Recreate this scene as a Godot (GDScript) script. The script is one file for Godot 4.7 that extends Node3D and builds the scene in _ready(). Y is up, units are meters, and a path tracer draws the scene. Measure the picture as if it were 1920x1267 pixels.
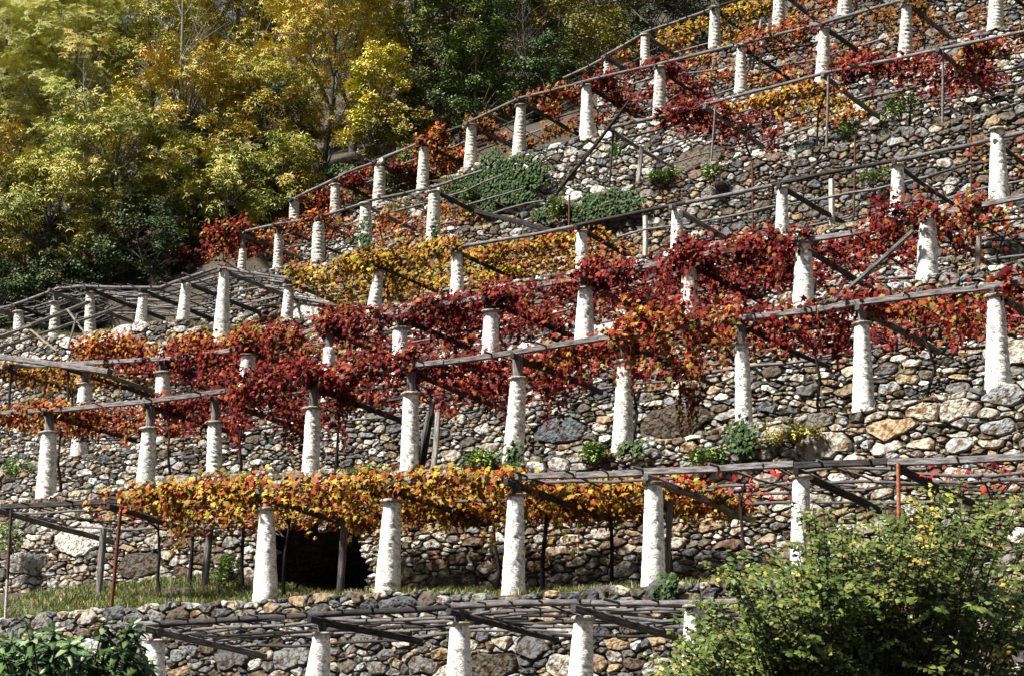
extends Node3D
# A steep terraced vineyard in autumn, seen from the valley: dry stone walls, whitewashed pillars, wooden pergolas, red vines, a wood behind.
# World: x runs along the terraces, -z runs into the hill, y is up. N[r] is how far into the hill the row r of pillars stands.
const F := 4000.0
const EYE := Vector3(0, 1.6, 0)
const N := [30.0, 34.2, 39.0, 44.0, 49.0, 53.0, 57.0, 61.0, 66.0, 71.5]
var cam_basis: Basis
var M := {}
var L := {}
var ground_pts := []
var rail_pts := []
var used_names := {}
var nz := FastNoiseLite.new()
var nz2 := FastNoiseLite.new()

# ---------------------------------------------------------------- measured from the photograph
# the edge of each terrace: pixel pairs, read on the row's own plane
const EDGE := [
	[0, 1390, 1920, 1390],
	[-60, 1168, 0, 1163, 200, 1143, 480, 1128, 720, 1112, 960, 1118, 1240, 1100, 1500, 1085, 1920, 1066],
	[-60, 950, 0, 945, 85, 936, 270, 908, 400, 892, 580, 888, 768, 886, 965, 876, 1170, 850, 1390, 802, 1620, 775, 1875, 730, 1960, 718],
	[-60, 905, 0, 890, 146, 858, 300, 832, 455, 806, 615, 760, 750, 722, 920, 684, 1097, 648, 1293, 608, 1508, 578, 1740, 528, 1960, 488],
	[-60, 630, 35, 618, 103, 634, 168, 628, 265, 608, 343, 604, 415, 645, 540, 603, 700, 586, 857, 556, 1092, 508, 1270, 471, 1465, 445, 1683, 406, 1873, 398, 1960, 385],
	[440, 520, 520, 506, 595, 497, 685, 470, 811, 456, 1030, 394, 1200, 347, 1333, 312, 1550, 282, 1769, 235, 1960, 192],
	[440, 455, 550, 436, 627, 424, 708, 391, 793, 366, 882, 319, 972, 292, 1100, 260, 1237, 219, 1388, 180, 1543, 162, 1697, 112, 1865, 60, 1960, 38],
	[1030, 186, 1137, 155, 1210, 138, 1340, 94, 1460, 66, 1585, 33, 1760, -10, 1960, -55],
	[1030, 60, 1960, -190],
	[1030, -60, 1960, -330]]
# the front rail of each pergola
const RAIL := [
	[230, 1172, 310, 1168, 640, 1148, 860, 1136, 1100, 1130, 1240, 1131, 1500, 1120],
	[-40, 956, 10, 950, 283, 937, 484, 922, 640, 913, 757, 904, 827, 897, 940, 896, 1074, 891, 1221, 884, 1480, 872, 1680, 866, 1960, 858],
	[-40, 778, 92, 768, 110, 768, 277, 753, 437, 732, 551, 719, 640, 707, 720, 692, 827, 681, 1134, 634, 1241, 619, 1383, 597, 1524, 582, 1624, 566, 1894, 533, 1960, 526],
	[-40, 690, 100, 684, 334, 672, 437, 656, 600, 616, 680, 602, 784, 579, 957, 550, 1031, 531, 1134, 515, 1343, 474, 1494, 453, 1640, 430, 1740, 406, 1960, 362],
	[-40, 585, 26, 572, 108, 540, 160, 536, 300, 540, 412, 500, 550, 524, 683, 496, 740, 487, 854, 464, 1084, 423, 1280, 382, 1457, 346, 1677, 302, 1859, 262, 1960, 240],
	[430, 441, 520, 420, 595, 408, 690, 378, 810, 352, 960, 300, 1153, 237, 1280, 210, 1327, 196, 1547, 137, 1767, 92, 1960, 52],
	[400, 440, 441, 423, 494, 400, 548, 376, 640, 329, 703, 304, 787, 267, 874, 233, 971, 185, 1084, 157, 1231, 122, 1280, 110, 1534, 47, 1684, 3, 1960, -62],
	[1060, 146, 1134, 107, 1204, 63, 1280, 37, 1340, 14, 1460, -22, 1960, -150]]
# pillars: row, top x y width, base x y width, cap slab, style (0 limewashed, 1 laid flat stones, 2 speckled), label
const PILLARS := [
	[0, 292, 1204, 34, 288, 1300, 40, 1, 0, "whitewashed stone pillar half hidden by the large-leaved bush, bottom row"],
	[0, 603, 1191, 33, 595, 1267, 45, 1, 0, "broad whitewashed pillar cut by the picture's lower edge, second in the bottom row"],
	[0, 862, 1172, 36, 861, 1267, 46, 1, 0, "whitewashed bottom-row pillar with a mossy cap, third from the left"],
	[0, 1094, 1164, 36, 1089, 1267, 46, 1, 0, "whitewashed bottom-row pillar under a thick rounded capstone, beside the green bush"],
	[0, 1302, 1140, 36, 1300, 1267, 44, 1, 0, "white pillar almost swallowed by the green bush, only its top showing"],
	[1, 500, 958, 28, 497, 1128, 47, 1, 0, "white tapered pillar with bare stones at its foot, by the dark hollow under the gold vine"],
	[1, 735, 943, 33, 726, 1114, 47, 1, 0, "white pillar with brown stone patches at the base, right of the dark hollow"],
	[1, 967, 931, 30, 962, 1126, 45, 1, 0, "white pillar with a broken rough band at mid height, standing on the lowest full terrace"],
	[1, 1226, 911, 33, 1225, 1104, 45, 1, 0, "white pillar with pale capstone and wooden prop beside it, near the bush"],
	[1, 1503, 898, 32, 1501, 1087, 38, 1, 0, "white pillar rising out of the green bush under the bare pergola"],
	[2, 91, 813, 28, 85, 936, 38, 1, 0, "pillar carrying a tall grey post at the far left of the middle terrace"],
	[2, 279, 806, 27, 272, 906, 34, 1, 2, "pillar with a wooden post on top, second from the left on the middle terrace"],
	[2, 402, 795, 26, 401, 892, 30, 1, 2, "speckled pillar with a thin bare post, third from the left on the middle terrace"],
	[2, 587, 768, 29, 582, 887, 32, 1, 2, "speckled pillar with a squared post beside the hanging crimson vine"],
	[2, 770, 741, 29, 768, 884, 36, 1, 2, "pillar with a stout squared post, left of the leaning grey planks"],
	[2, 972, 712, 30, 961, 878, 40, 1, 2, "pillar with wide thin cap slab and slender post, right of the leaning planks"],
	[2, 1172, 682, 29, 1167, 850, 40, 1, 2, "mottled pillar with ivy at its foot beside the big brown boulder"],
	[2, 1391, 648, 27, 1396, 804, 32, 1, 2, "slender grey pillar with ivy climbing its base, under the long hanging orange vine"],
	[2, 1617, 609, 29, 1620, 776, 42, 1, 2, "wide speckled pillar with dark round cap on the slab-stone wall"],
	[2, 1868, 559, 30, 1873, 730, 50, 1, 2, "thick pale pillar at the right edge of the slab-stone wall"],
	[3, 160, 722, 26, 147, 858, 32, 1, 0, "white pillar below the gold vine at the far left"],
	[3, 305, 702, 26, 302, 832, 30, 1, 0, "short visible white pillar top in the deep crimson vine, with a flat white cap"],
	[3, 465, 668, 28, 456, 806, 30, 1, 0, "white pillar under a lumpy stone head, half covered by the crimson vine"],
	[3, 617, 652, 22, 615, 760, 28, 0, 0, "narrow white pillar standing among red leaves, left of centre"],
	[3, 750, 619, 27, 750, 722, 34, 1, 0, "bright white pillar with a bleached post in the red vines near the centre"],
	[3, 921, 587, 27, 919, 684, 34, 1, 0, "bright white pillar with a short split post, in the middle of the red vines"],
	[3, 1098, 544, 27, 1095, 648, 37, 1, 0, "white pillar with round cap beside a pale boulder, among dense dark red vines"],
	[3, 1293, 500, 26, 1293, 608, 38, 0, 0, "white pillar without a cap between two curtains of red vine"],
	[3, 1507, 459, 29, 1507, 580, 42, 1, 0, "broad bright white pillar left of the long leaning brace"],
	[3, 1741, 412, 30, 1739, 528, 42, 0, 0, "broad bright white pillar right of the long leaning brace"],
	[4, 34, 587, 17, 34, 618, 20, 1, 2, "small squat pillar at the far left under the dense lath pergola"],
	[4, 103, 569, 17, 101, 634, 23, 1, 1, "small pillar with a short post behind the collapsed grey boards"],
	[4, 168, 551, 17, 168, 628, 23, 1, 1, "small ochre pillar right of the collapsed grey boards"],
	[4, 268, 556, 18, 263, 606, 21, 1, 2, "small leaning pillar next to the sloping white rock slab"],
	[4, 349, 532, 18, 342, 603, 24, 0, 2, "small pillar leaning right above the orange vine roof"],
	[4, 420, 507, 18, 414, 645, 33, 1, 2, "tall pale pillar with flared foot in front of the dense lath pergola"],
	[4, 542, 539, 19, 537, 603, 23, 1, 2, "small pale pillar left of the gold vine curtain"],
	[4, 710, 511, 19, 700, 586, 27, 1, 2, "pillar tilted right amid the gold vine curtain"],
	[4, 857, 477, 20, 857, 557, 27, 1, 2, "pale pillar where the gold vine turns to orange"],
	[4, 1091, 436, 19, 1092, 507, 24, 1, 2, "pillar with concrete prop behind it, above the dark red vines"],
	[4, 1270, 394, 20, 1270, 471, 25, 0, 2, "grey-topped pillar in front of the tall upper wall, left of a concrete stake"],
	[4, 1467, 355, 20, 1467, 446, 26, 1, 2, "slim pillar with bright lower half in front of the tall upper wall"],
	[4, 1684, 314, 22, 1683, 405, 28, 1, 2, "pillar with dark grey head in front of the tall upper wall"],
	[4, 1871, 246, 24, 1875, 400, 42, 1, 2, "tallest speckled pillar at the right end of the upper wall"],
	[5, 455, 468, 14, 452, 518, 18, 0, 1, "small shaded pillar hidden in red leaves at the left end of the ridge"],
	[5, 522, 440, 15, 520, 506, 19, 0, 1, "small shaded pillar among orange leaves beneath the ridge"],
	[5, 597, 418, 22, 596, 497, 27, 0, 1, "pillar of flat stones rising from orange leaves, below the ridge pergola"],
	[5, 685, 385, 20, 685, 470, 28, 1, 1, "ivy-covered pillar of flat stones below the ridge"],
	[5, 814, 362, 21, 812, 457, 29, 1, 1, "pillar of flat stones with ivy on one side, left of the ivy slope"],
	[6, 552, 378, 19, 550, 436, 21, 1, 1, "lowest pillar of the ridge row, at the edge of the wood"],
	[6, 629, 349, 18, 627, 424, 21, 1, 1, "second pillar from the left on the ridge, of flat grey stones"],
	[6, 712, 314, 21, 710, 391, 25, 0, 1, "ridge pillar of flat stones with a white object on its head"],
	[6, 795, 277, 18, 792, 366, 25, 0, 1, "ridge pillar with yellow leaves over its head"],
	[6, 884, 237, 19, 882, 319, 26, 1, 1, "ridge pillar at the left edge of the ivy slope"],
	[6, 977, 200, 18, 973, 293, 27, 1, 1, "ridge pillar with dark cap at the top of the ivy slope"],
	[6, 1100, 164, 18, 1101, 260, 29, 1, 2, "white speckled ridge pillar right of the ivy slope"],
	[6, 1238, 130, 20, 1236, 219, 25, 1, 1, "pillar beside the burst of red leaves, upper terraces"],
	[6, 1390, 89, 17, 1389, 180, 25, 1, 1, "pillar under the stack of pale planks, upper terraces"],
	[6, 1546, 57, 19, 1543, 162, 32, 1, 1, "broad-footed pillar with red vine at its left, upper terraces"],
	[6, 1701, 13, 19, 1698, 110, 29, 1, 1, "pillar with dark opening to its right, upper terraces"],
	[6, 1870, -30, 22, 1867, 58, 32, 1, 1, "top right pillar cut by the upper edge, beside yellow leaves"],
	[7, 1139, 117, 14, 1138, 155, 16, 0, 1, "tiny pillar half behind vines at the end of the topmost pergola"],
	[7, 1210, 68, 17, 1210, 140, 20, 1, 1, "topmost-row pillar of stacked stones against the dark wood"],
	[7, 1341, 17, 19, 1340, 94, 24, 1, 1, "topmost-row pillar with yellow leaves both sides"],
	[7, 1462, -25, 20, 1460, 66, 26, 1, 1, "topmost-row pillar cut by the upper edge, right of the pale planks"],
	[7, 1588, -60, 22, 1584, 33, 28, 1, 1, "topmost-row pillar at the upper edge, above a red vine"]]
# vines: row, x from, x to, palette, leaves per square metre, thickness up, hang length, strands per metre, depth from, depth to, label
const VINES := [
	[1, 170, 290, "orange", 34, .14, .5, 1.6, -.2, 2.6, "thin straggling orange vine at the left end of the lowest pergola"],
	[1, 255, 480, "gold_orange", 140, 0.26, 1.0, 3.5, -.4, 3.3, "thick gold and orange vine roof left of the dark hollow"],
	[1, 470, 700, "gold_orange", 300, 0.2, 1.6, 3, -.4, 3.85, "gold vine with long trailing strands over the dark hollow"],
	[1, 700, 960, "gold_orange", 300, 0.12, 1.1, 2.5, -.3, 3.85, "orange-red vine thinning out over the lowest pergola"],
	[1, 950, 1225, "gold_orange", 300, .05, .35, 1.0, 0.9, 3.85, "golden vine under the back of the lowest pergola, near the third white pillar"],
	[1, 1225, 1450, "scarlet", 9, .12, .3, .7, .4, 3.2, "sparse small scarlet leaves on the bare right part of the lowest pergola"],
	[1, 1690, 1930, "scarlet", 10, .12, .25, .7, 0, 3.0, "scattered scarlet leaves above the green bush"],
	[2, -30, 110, "orange", 130, .2, 0.9, 5, -.1, 2.6, "orange and yellow vine at the left edge of the middle terrace"],
	[2, 105, 290, "red", 130, .1, 0.8, 5, .1, 3.2, "rusty red vine beneath the rail at the left of the middle terrace"],
	[2, 280, 440, "crimson", 100, .14, 1.0, 4, .3, 3.3, "loose crimson vine behind the third pillar of the middle terrace"],
	[2, 420, 600, "crimson", 170, .4, 2.1, 8, -.5, 2.8, "heavy crimson vine trailing down to the gold roof below"],
	[2, 590, 770, "crimson", 150, .3, 0.9, 5, -.3, 3.3, "dark red vine between the two squared posts"],
	[2, 765, 965, "crimson", 150, .2, .95, 6, 0, 3.3, "crimson vine hanging like a curtain above the leaning planks"],
	[2, 960, 1175, "red", 110, 0.1, 0.8, 4, .2, 3.3, "red and amber vine right of the slender post"],
	[2, 1160, 1395, "rust", 170, .5, 2.2, 8.0, -.5, 2.6, "big rust-orange vine cascading down past the slender grey pillar"],
	[2, 1390, 1610, "crimson", 110, .22, 1.2, 4, -.1, 3.2, "red vine with one long tail hanging over the slab-stone wall"],
	[2, 1600, 1850, "red", 120, .2, 1.0, 4, 0, 3.3, "rust-red vine spread behind the wide speckled pillar"],
	[2, 1880, 1960, "crimson", 120, .3, .4, 3.0, -.3, 2.6, "dark red leaves at the right picture edge beside the thick pale pillar"],
	[3, -40, 150, "gold_orange", 170, .1, 0.9, 6, .2, 3.0, "yellow-gold vine hanging at the far left below the grey beam"],
	[3, 60, 400, "orange", 230, .35, .15, .4, 1.6, 4.4, "orange vine roof spread out below the collapsed boards"],
	[3, 205, 460, "crimson", 170, .2, 1.5, 6, -.2, 2.6, "deep crimson vine filling the bay left of the lumpy-headed pillar"],
	[3, 450, 625, "red", 160, .45, 1.0, 6, -.4, 3.0, "rust-red vine around the narrow white pillar"],
	[3, 615, 760, "crimson", 160, .3, 1.0, 6, -.3, 3.3, "dense dark red vine left of the bleached post"],
	[3, 755, 930, "crimson", 170, .25, 1.0, 6, -.2, 3.3, "dense dark red vine between two bright white pillars near the centre"],
	[3, 920, 1105, "crimson", 170, .3, 0.9, 5, -.3, 3.4, "dark red vine left of the pale boulder"],
	[3, 1100, 1300, "crimson", 190, .4, 1.2, 6, -.4, 3.4, "glowing red vine with amber strands between the capless pillar and the pale boulder"],
	[3, 1295, 1510, "crimson", 200, .35, 1.2, 6, -.4, 3.4, "deepest red vine in the bay left of the broad bright pillar"],
	[3, 1500, 1640, "crimson", 90, .15, 0.7, 3, .5, 3.2, "crimson vine behind the long leaning brace"],
	[3, 1630, 1735, "crimson", 160, .55, 0.8, 4, -.4, 2.4, "red vine bushing up over the rail left of the right-hand bright pillar"],
	[3, 1750, 1835, "red", 190, .45, 1.5, 6.0, -.4, 2.0, "rust-red vine hanging full length beside the pale wooden stake"],
	[4, 560, 710, "gold", 170, .25, 1.3, 6, -.5, 3.0, "golden yellow vine curtain left of the tilted pillar"],
	[4, 700, 865, "gold", 170, .3, 1.2, 6, -.3, 3.2, "yellow vine curtain between the tilted pillar and its right neighbour"],
	[4, 860, 1095, "gold_orange", 120, .05, .5, 2.0, .5, 3.3, "orange and gold vine below the curved rail near the centre"],
	[4, 1800, 1940, "orange", 16, .25, .5, 1.0, .3, 3.0, "few orange leaves on bare shoots before the upper wall at the right"],
	[5, 310, 450, "red", 170, .3, 0.7, 4, -.3, 3.0, "red vine heap at the left end below the ridge"],
	[5, 440, 600, "rust", 110, .25, .6, 3.0, -.2, 3.0, "rust-coloured vine around the small shaded pillars"],
	[5, 595, 800, "orange", 45, -.5, .7, 3.0, .2, 3.0, "orange-red vine low between the flat-stone pillars"],
	[5, 1240, 1370, "crimson", 140, .25, .9, 3.5, -.2, 2.8, "crimson burst of vine on the iron-post pergola"],
	[5, 1350, 1560, "gold_orange", 90, .1, .35, 2.0, .4, 3.3, "amber vine hung under the iron-post pergola"],
	[5, 1550, 1790, "crimson", 120, .3, .4, 2.5, -.1, 3.2, "dark red vine on the iron-post pergola at the right"],
	[5, 1770, 1960, "rust", 260, 0.2, 0.3, 2.5, 0.1, 3.2, "rust and amber vine over the dark opening at the top right"],
	[6, 540, 640, "red", 70, .2, .5, 2.0, -.1, 3.0, "pinkish red vine at the foot of the ridge row"],
	[6, 635, 715, "crimson", 120, .05, .7, 4.0, .3, 3.0, "crimson vine beside the pillar with the white object"],
	[6, 710, 800, "red", 60, .0, .8, 3.0, .5, 3.0, "red and yellow vine right of the pillar with the white object"],
	[6, 765, 880, "orange", 150, .25, .4, 2.5, -.3, 3.2, "orange vine capped with a crimson tuft on the ridge"],
	[6, 875, 985, "brown_orange", 170, .2, .4, 2.0, 0, 3.3, "brownish orange vine roof over the shaded ridge hollow"],
	[6, 980, 1105, "rust", 170, .15, .6, 3.0, 0, 3.3, "rust-red vine between the dark-capped and the speckled ridge pillars"],
	[6, 1095, 1240, "crimson", 130, .25, .3, 1.5, 0, 3.2, "dark red vine right of the white speckled ridge pillar"],
	[6, 1240, 1395, "orange", 95, .1, .4, 3.0, .2, 3.3, "amber vine beneath the rail near the pale planks"],
	[6, 1390, 1550, "rust", 80, .35, .6, 3.0, -.1, 3.3, "scarlet-brown vine left of the broad-footed pillar"],
	[6, 1545, 1705, "brown_orange", 55, .2, .6, 2.5, .2, 3.3, "rust vine with a green-gold end, right of the broad-footed pillar"],
	[6, 1700, 1960, "brown_orange", 45, .1, .7, 2.0, .1, 3.3, "yellow vine around the top right pillar"],
	[7, 1130, 1230, "rust", 50, .1, .5, 2.0, .1, 3.0, "orange-red vine at the tip of the topmost pergola"],
	[7, 1230, 1350, "gold", 60, -.1, .5, 2.5, .2, 3.0, "yellow vine left of the second topmost pillar"],
	[7, 1345, 1460, "gold", 45, -.2, .5, 2.5, .2, 3.0, "yellow vine between the pale planks and the topmost pillars"],
	[7, 1470, 1620, "rust", 50, .1, .8, 3.0, .1, 3.2, "red-orange vine at the upper edge of the picture"],
	[7, 1620, 1960, "brown_orange", 30, -.3, .8, 2.0, .1, 3.2, "orange vine along the upper edge at the right"]]
# trees: pixel x, distance, height, crown radius, lowest crown share, leaf kind, palette, clumps, label
const TREES := [
	[-40, 84, 9.5, 3.0, .30, "long", "olive_gold", 46, "chestnut at the left edge above the lath pergola, olive turning gold"],
	[75, 82, 7.6, 2.7, .36, "long", "olive", 44, "low chestnut with dark green shade beneath, left of the pale stems"],
	[215, 82, 7.2, 2.9, .34, "long", "olive", 46, "spreading chestnut with drooping leaves above the orange seedling"],
	[345, 84, 8.2, 2.8, .30, "long", "olive_gold", 46, "chestnut with ochre tips beside the black gap"],
	[470, 85, 8.0, 2.7, .28, "long", "olive_gold", 46, "chestnut bending over the lowest ridge pillars"],
	[600, 87, 10.0, 3.1, .22, "long", "ochre", 60, "full ochre chestnut standing over the ridge"],
	[660, 92, 12.0, 2.7, .25, "long", "ochre", 54, "tall ochre chestnut left of the bright yellow tree"],
	[500, 95, 12.5, 3.4, .25, "long", "ochre", 64, "large ochre chestnut in the middle of the wood"],
	[380, 97, 13.0, 3.0, .30, "long", "brown_olive", 56, "brownish chestnut around the bare pale stems"],
	[270, 92, 10.5, 2.6, .32, "long", "brown_olive", 46, "brown-green chestnut below the forked pale stem"],
	[130, 92, 12.0, 3.0, .30, "fern", "lime", 60, "feathery lime green ash left of centre of the wood"],
	[20, 94, 11.5, 3.0, .30, "fern", "lime_dull", 56, "feathery dull green ash at the left edge"],
	[200, 103, 15.0, 3.3, .30, "fern", "lime", 64, "tall pale lime ash behind the brown chestnuts"],
	[70, 106, 16.0, 3.6, .30, "fern", "lime", 64, "tall pale lime ash at the top left"],
	[320, 110, 15.5, 3.2, .3, "fern", "lime_yellow", 54, "yellowish ash at the top edge beside the bare stems"],
	[440, 110, 14.5, 3.3, .3, "long", "olive_gold", 54, "gold-green tree at the top edge behind the chestnuts"],
	[560, 110, 14.0, 3.2, .3, "broad", "lime_yellow", 54, "yellow-green tree at the top edge, left of the golden tree"],
	[715, 82, 7.6, 1.5, .52, "broad", "yellow", 34, "bright golden yellow tree on the edge of the dark wood"],
	[690, 104, 13.0, 3.0, .3, "broad", "lime_yellow", 54, "yellow-green tree behind the bright golden tree"],
	[800, 106, 12.5, 2.8, .3, "broad", "green_gold", 50, "yellow-green tree above the dark gap"],
	[790, 80, 2.9, 1.6, .02, "broad", "green", 34, "green bushy tree at the ridge below the golden tree"],
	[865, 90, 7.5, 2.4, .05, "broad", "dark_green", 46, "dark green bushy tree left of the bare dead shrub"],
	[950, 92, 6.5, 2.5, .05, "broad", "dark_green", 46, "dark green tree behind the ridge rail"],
	[900, 104, 10.0, 2.9, .2, "broad", "green_gold", 50, "green-gold tree in the shade at the upper middle"],
	[1000, 104, 9.0, 2.8, .15, "broad", "brown_olive", 46, "dull olive tree behind the dead shrub"],
	[1050, 92, 5.0, 2.0, .05, "broad", "green_gold", 34, "yellow-green bush at the end of the topmost pergola"],
	[1100, 100, 8.5, 2.8, .1, "long", "shade_orange", 46, "shaded orange-brown tree above the topmost pergola"],
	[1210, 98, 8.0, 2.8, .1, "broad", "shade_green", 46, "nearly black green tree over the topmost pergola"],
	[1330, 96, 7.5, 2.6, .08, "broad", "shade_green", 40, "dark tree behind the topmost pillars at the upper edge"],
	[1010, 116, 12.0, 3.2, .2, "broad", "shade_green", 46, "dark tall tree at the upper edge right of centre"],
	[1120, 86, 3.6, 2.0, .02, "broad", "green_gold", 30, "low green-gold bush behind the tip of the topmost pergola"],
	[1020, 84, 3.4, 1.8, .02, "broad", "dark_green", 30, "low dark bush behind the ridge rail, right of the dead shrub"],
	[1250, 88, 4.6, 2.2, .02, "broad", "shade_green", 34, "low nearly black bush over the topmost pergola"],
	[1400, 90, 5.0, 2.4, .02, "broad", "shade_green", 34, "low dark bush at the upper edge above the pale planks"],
	[900, 86, 4.6, 2.0, .02, "broad", "green", 34, "mid green bush above the ridge vines, left of the dead shrub"],
	[540, 82, 4.0, 2.0, .02, "long", "olive", 34, "low chestnut sapling beside the lowest ridge pillar"],
	[430, 81, 3.8, 2.2, .02, "long", "olive", 36, "low chestnut sapling in the black gap"],
	[300, 80, 3.2, 2.0, .02, "broad", "dark_green", 34, "low dark bush under the chestnuts, above the leaning small pillar"],
	[140, 81, 3.0, 2.0, .02, "broad", "dark_green", 34, "low dark bush in the shade below the pale stems"],
	[-10, 82, 3.2, 2.0, .02, "broad", "dark_green", 34, "low dark bush at the left edge under the chestnut"],
	[1130, 112, 11.0, 3.4, .1, "long", "brown_olive", 46, "brown tree at the upper edge, far back right of centre"],
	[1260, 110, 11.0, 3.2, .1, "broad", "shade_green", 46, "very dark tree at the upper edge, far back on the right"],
	[835, 88, 7.0, 2.4, .05, "broad", "green", 46, "mid green tree just right of the bright golden tree"],
	[770, 92, 8.5, 2.6, .08, "broad", "green_gold", 48, "green-gold tree directly behind the bright golden tree"],
	[845, 98, 9.5, 2.8, .1, "broad", "green_gold", 48, "dull green-gold tree at the upper edge over the dark gap"],
	[-20, 99, 14.0, 3.4, .25, "fern", "lime", 60, "lime green ash at the upper left corner"],
	[140, 112, 16.0, 3.6, .3, "fern", "lime_yellow", 60, "tall yellowish ash behind the lime green ashes"],
	[655, 82.5, 3.0, 1.8, .02, "broad", "dark_green", 34, "low dark bush at the foot of the bright golden tree"],
	[745, 82, 2.6, 1.7, .02, "broad", "green_gold", 32, "low green-gold bush right of the golden tree's foot"],
	[830, 82.5, 3.0, 1.8, .02, "broad", "dark_green", 32, "low dark bush over the ridge rail, in the middle"],
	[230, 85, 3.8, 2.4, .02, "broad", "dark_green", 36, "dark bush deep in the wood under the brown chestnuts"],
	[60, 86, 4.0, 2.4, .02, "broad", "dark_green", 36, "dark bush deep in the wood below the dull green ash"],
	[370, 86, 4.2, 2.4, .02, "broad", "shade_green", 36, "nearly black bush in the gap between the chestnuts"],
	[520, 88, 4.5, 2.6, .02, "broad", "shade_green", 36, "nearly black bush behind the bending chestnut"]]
const BARK_ONLY := [[322, 87, 12.5, "bare pale forked stem standing among the chestnuts"], [150, 88, 9.0, "thin pale bare stem left of the brown chestnut"], [992, 86, 6.0, "dead leafless shrub behind the dark-capped ridge pillar"], [505, 84, 5.0, "thin bare sapling at the ridge edge"]]

class MB:
	var v := PackedVector3Array()
	var n := PackedVector3Array()
	var uv := PackedVector2Array()
	var c := PackedColorArray()
	var ix := PackedInt32Array()
	func p(pos: Vector3, nor: Vector3, col := Color.WHITE, t := Vector2.ZERO) -> int:
		v.append(pos); n.append(nor); c.append(col); uv.append(t)
		return v.size() - 1
	func tri(a: int, b: int, d: int) -> void:
		if (v[d] - v[a]).cross(v[b] - v[a]).dot(n[a] + n[b] + n[d]) >= 0.0:
			ix.append(a); ix.append(b); ix.append(d)
		else:
			ix.append(a); ix.append(d); ix.append(b)
	func quad(a: int, b: int, d: int, e: int) -> void:
		tri(a, b, d); tri(a, d, e)
	func join(o: MB, at: Vector3) -> void:
		var k := v.size()
		for q in o.v: v.append(q + at)
		n.append_array(o.n); c.append_array(o.c); uv.append_array(o.uv)
		for i in o.ix: ix.append(i + k)
	func mesh() -> ArrayMesh:
		var m := ArrayMesh.new()
		if ix.is_empty(): return m
		var a := []
		a.resize(Mesh.ARRAY_MAX)
		a[Mesh.ARRAY_VERTEX] = v; a[Mesh.ARRAY_NORMAL] = n; a[Mesh.ARRAY_TEX_UV] = uv; a[Mesh.ARRAY_COLOR] = c; a[Mesh.ARRAY_INDEX] = ix
		m.add_surface_from_arrays(Mesh.PRIMITIVE_TRIANGLES, a)
		return m

# ---------------------------------------------------------------- naming
func numbered(called: String) -> String:
	var k: int = used_names.get(called, 0)
	used_names[called] = k + 1
	return called if k == 0 else "%s_%03d" % [called, k]

func tag(o: Node3D, label: String, category := "", group := "", kind := "") -> Node3D:
	if label: o.set_meta("label", label)
	if category: o.set_meta("category", category)
	if group: o.set_meta("group", group)
	if kind: o.set_meta("kind", kind)
	return o

func thing(called: String, label: String, category: String, at := Vector3.ZERO, group := "", kind := "") -> Node3D:
	var o := Node3D.new()
	o.name = numbered(called)
	o.position = at
	add_child(o)
	return tag(o, label, category, group, kind)

func part(called: String, m: Mesh, mat: Material, parent: Node3D, at := Vector3.ZERO, kind := "") -> MeshInstance3D:
	var o := MeshInstance3D.new()
	o.name = numbered(called) if parent == self else called
	o.mesh = m
	o.material_override = mat
	o.position = at
	parent.add_child(o, true)
	if kind: o.set_meta("kind", kind)
	return o

func many(called: String, m: Mesh, mat: Material, parent: Node3D, where: Array, tint: PackedColorArray) -> MultiMeshInstance3D:
	var mm := MultiMesh.new()
	mm.transform_format = MultiMesh.TRANSFORM_3D
	mm.use_colors = true
	mm.mesh = m
	mm.instance_count = where.size()
	for i in where.size():
		mm.set_instance_transform(i, where[i])
		mm.set_instance_color(i, tint[i])
	var o := MultiMeshInstance3D.new()
	o.name = numbered(called) if parent == self else called
	o.multimesh = mm
	o.material_override = mat
	parent.add_child(o, true)
	o.set_meta("kind", "stuff")
	return o

func gen(s: int) -> RandomNumberGenerator:
	var r := RandomNumberGenerator.new()
	r.seed = s
	return r

# ---------------------------------------------------------------- places
func ray(px: float, py: float) -> Vector3:
	return cam_basis * Vector3((px - 960.0) / F, (633.5 - py) / F, -1.0)

func on(px: float, py: float, n: float) -> Vector3:
	var d := ray(px, py)
	return EYE + d * (n / -d.z)

func pix(p: Vector3) -> Vector3:
	var q := cam_basis.inverse() * (p - EYE)
	return Vector3(960.0 + F * q.x / -q.z, 633.5 - F * q.y / -q.z, -q.z)

func table(flat: Array, n: float) -> PackedVector2Array:
	var out := PackedVector2Array()
	for i in range(0, flat.size(), 2):
		var p := on(flat[i], flat[i + 1], n)
		out.append(Vector2(p.x, p.y))
	return out

func along(t: PackedVector2Array, s: float) -> float:
	if s <= t[0].x: return t[0].y
	for i in range(1, t.size()):
		if s <= t[i].x:
			return lerpf(t[i - 1].y, t[i].y, (s - t[i - 1].x) / (t[i].x - t[i - 1].x))
	return t[t.size() - 1].y

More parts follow.
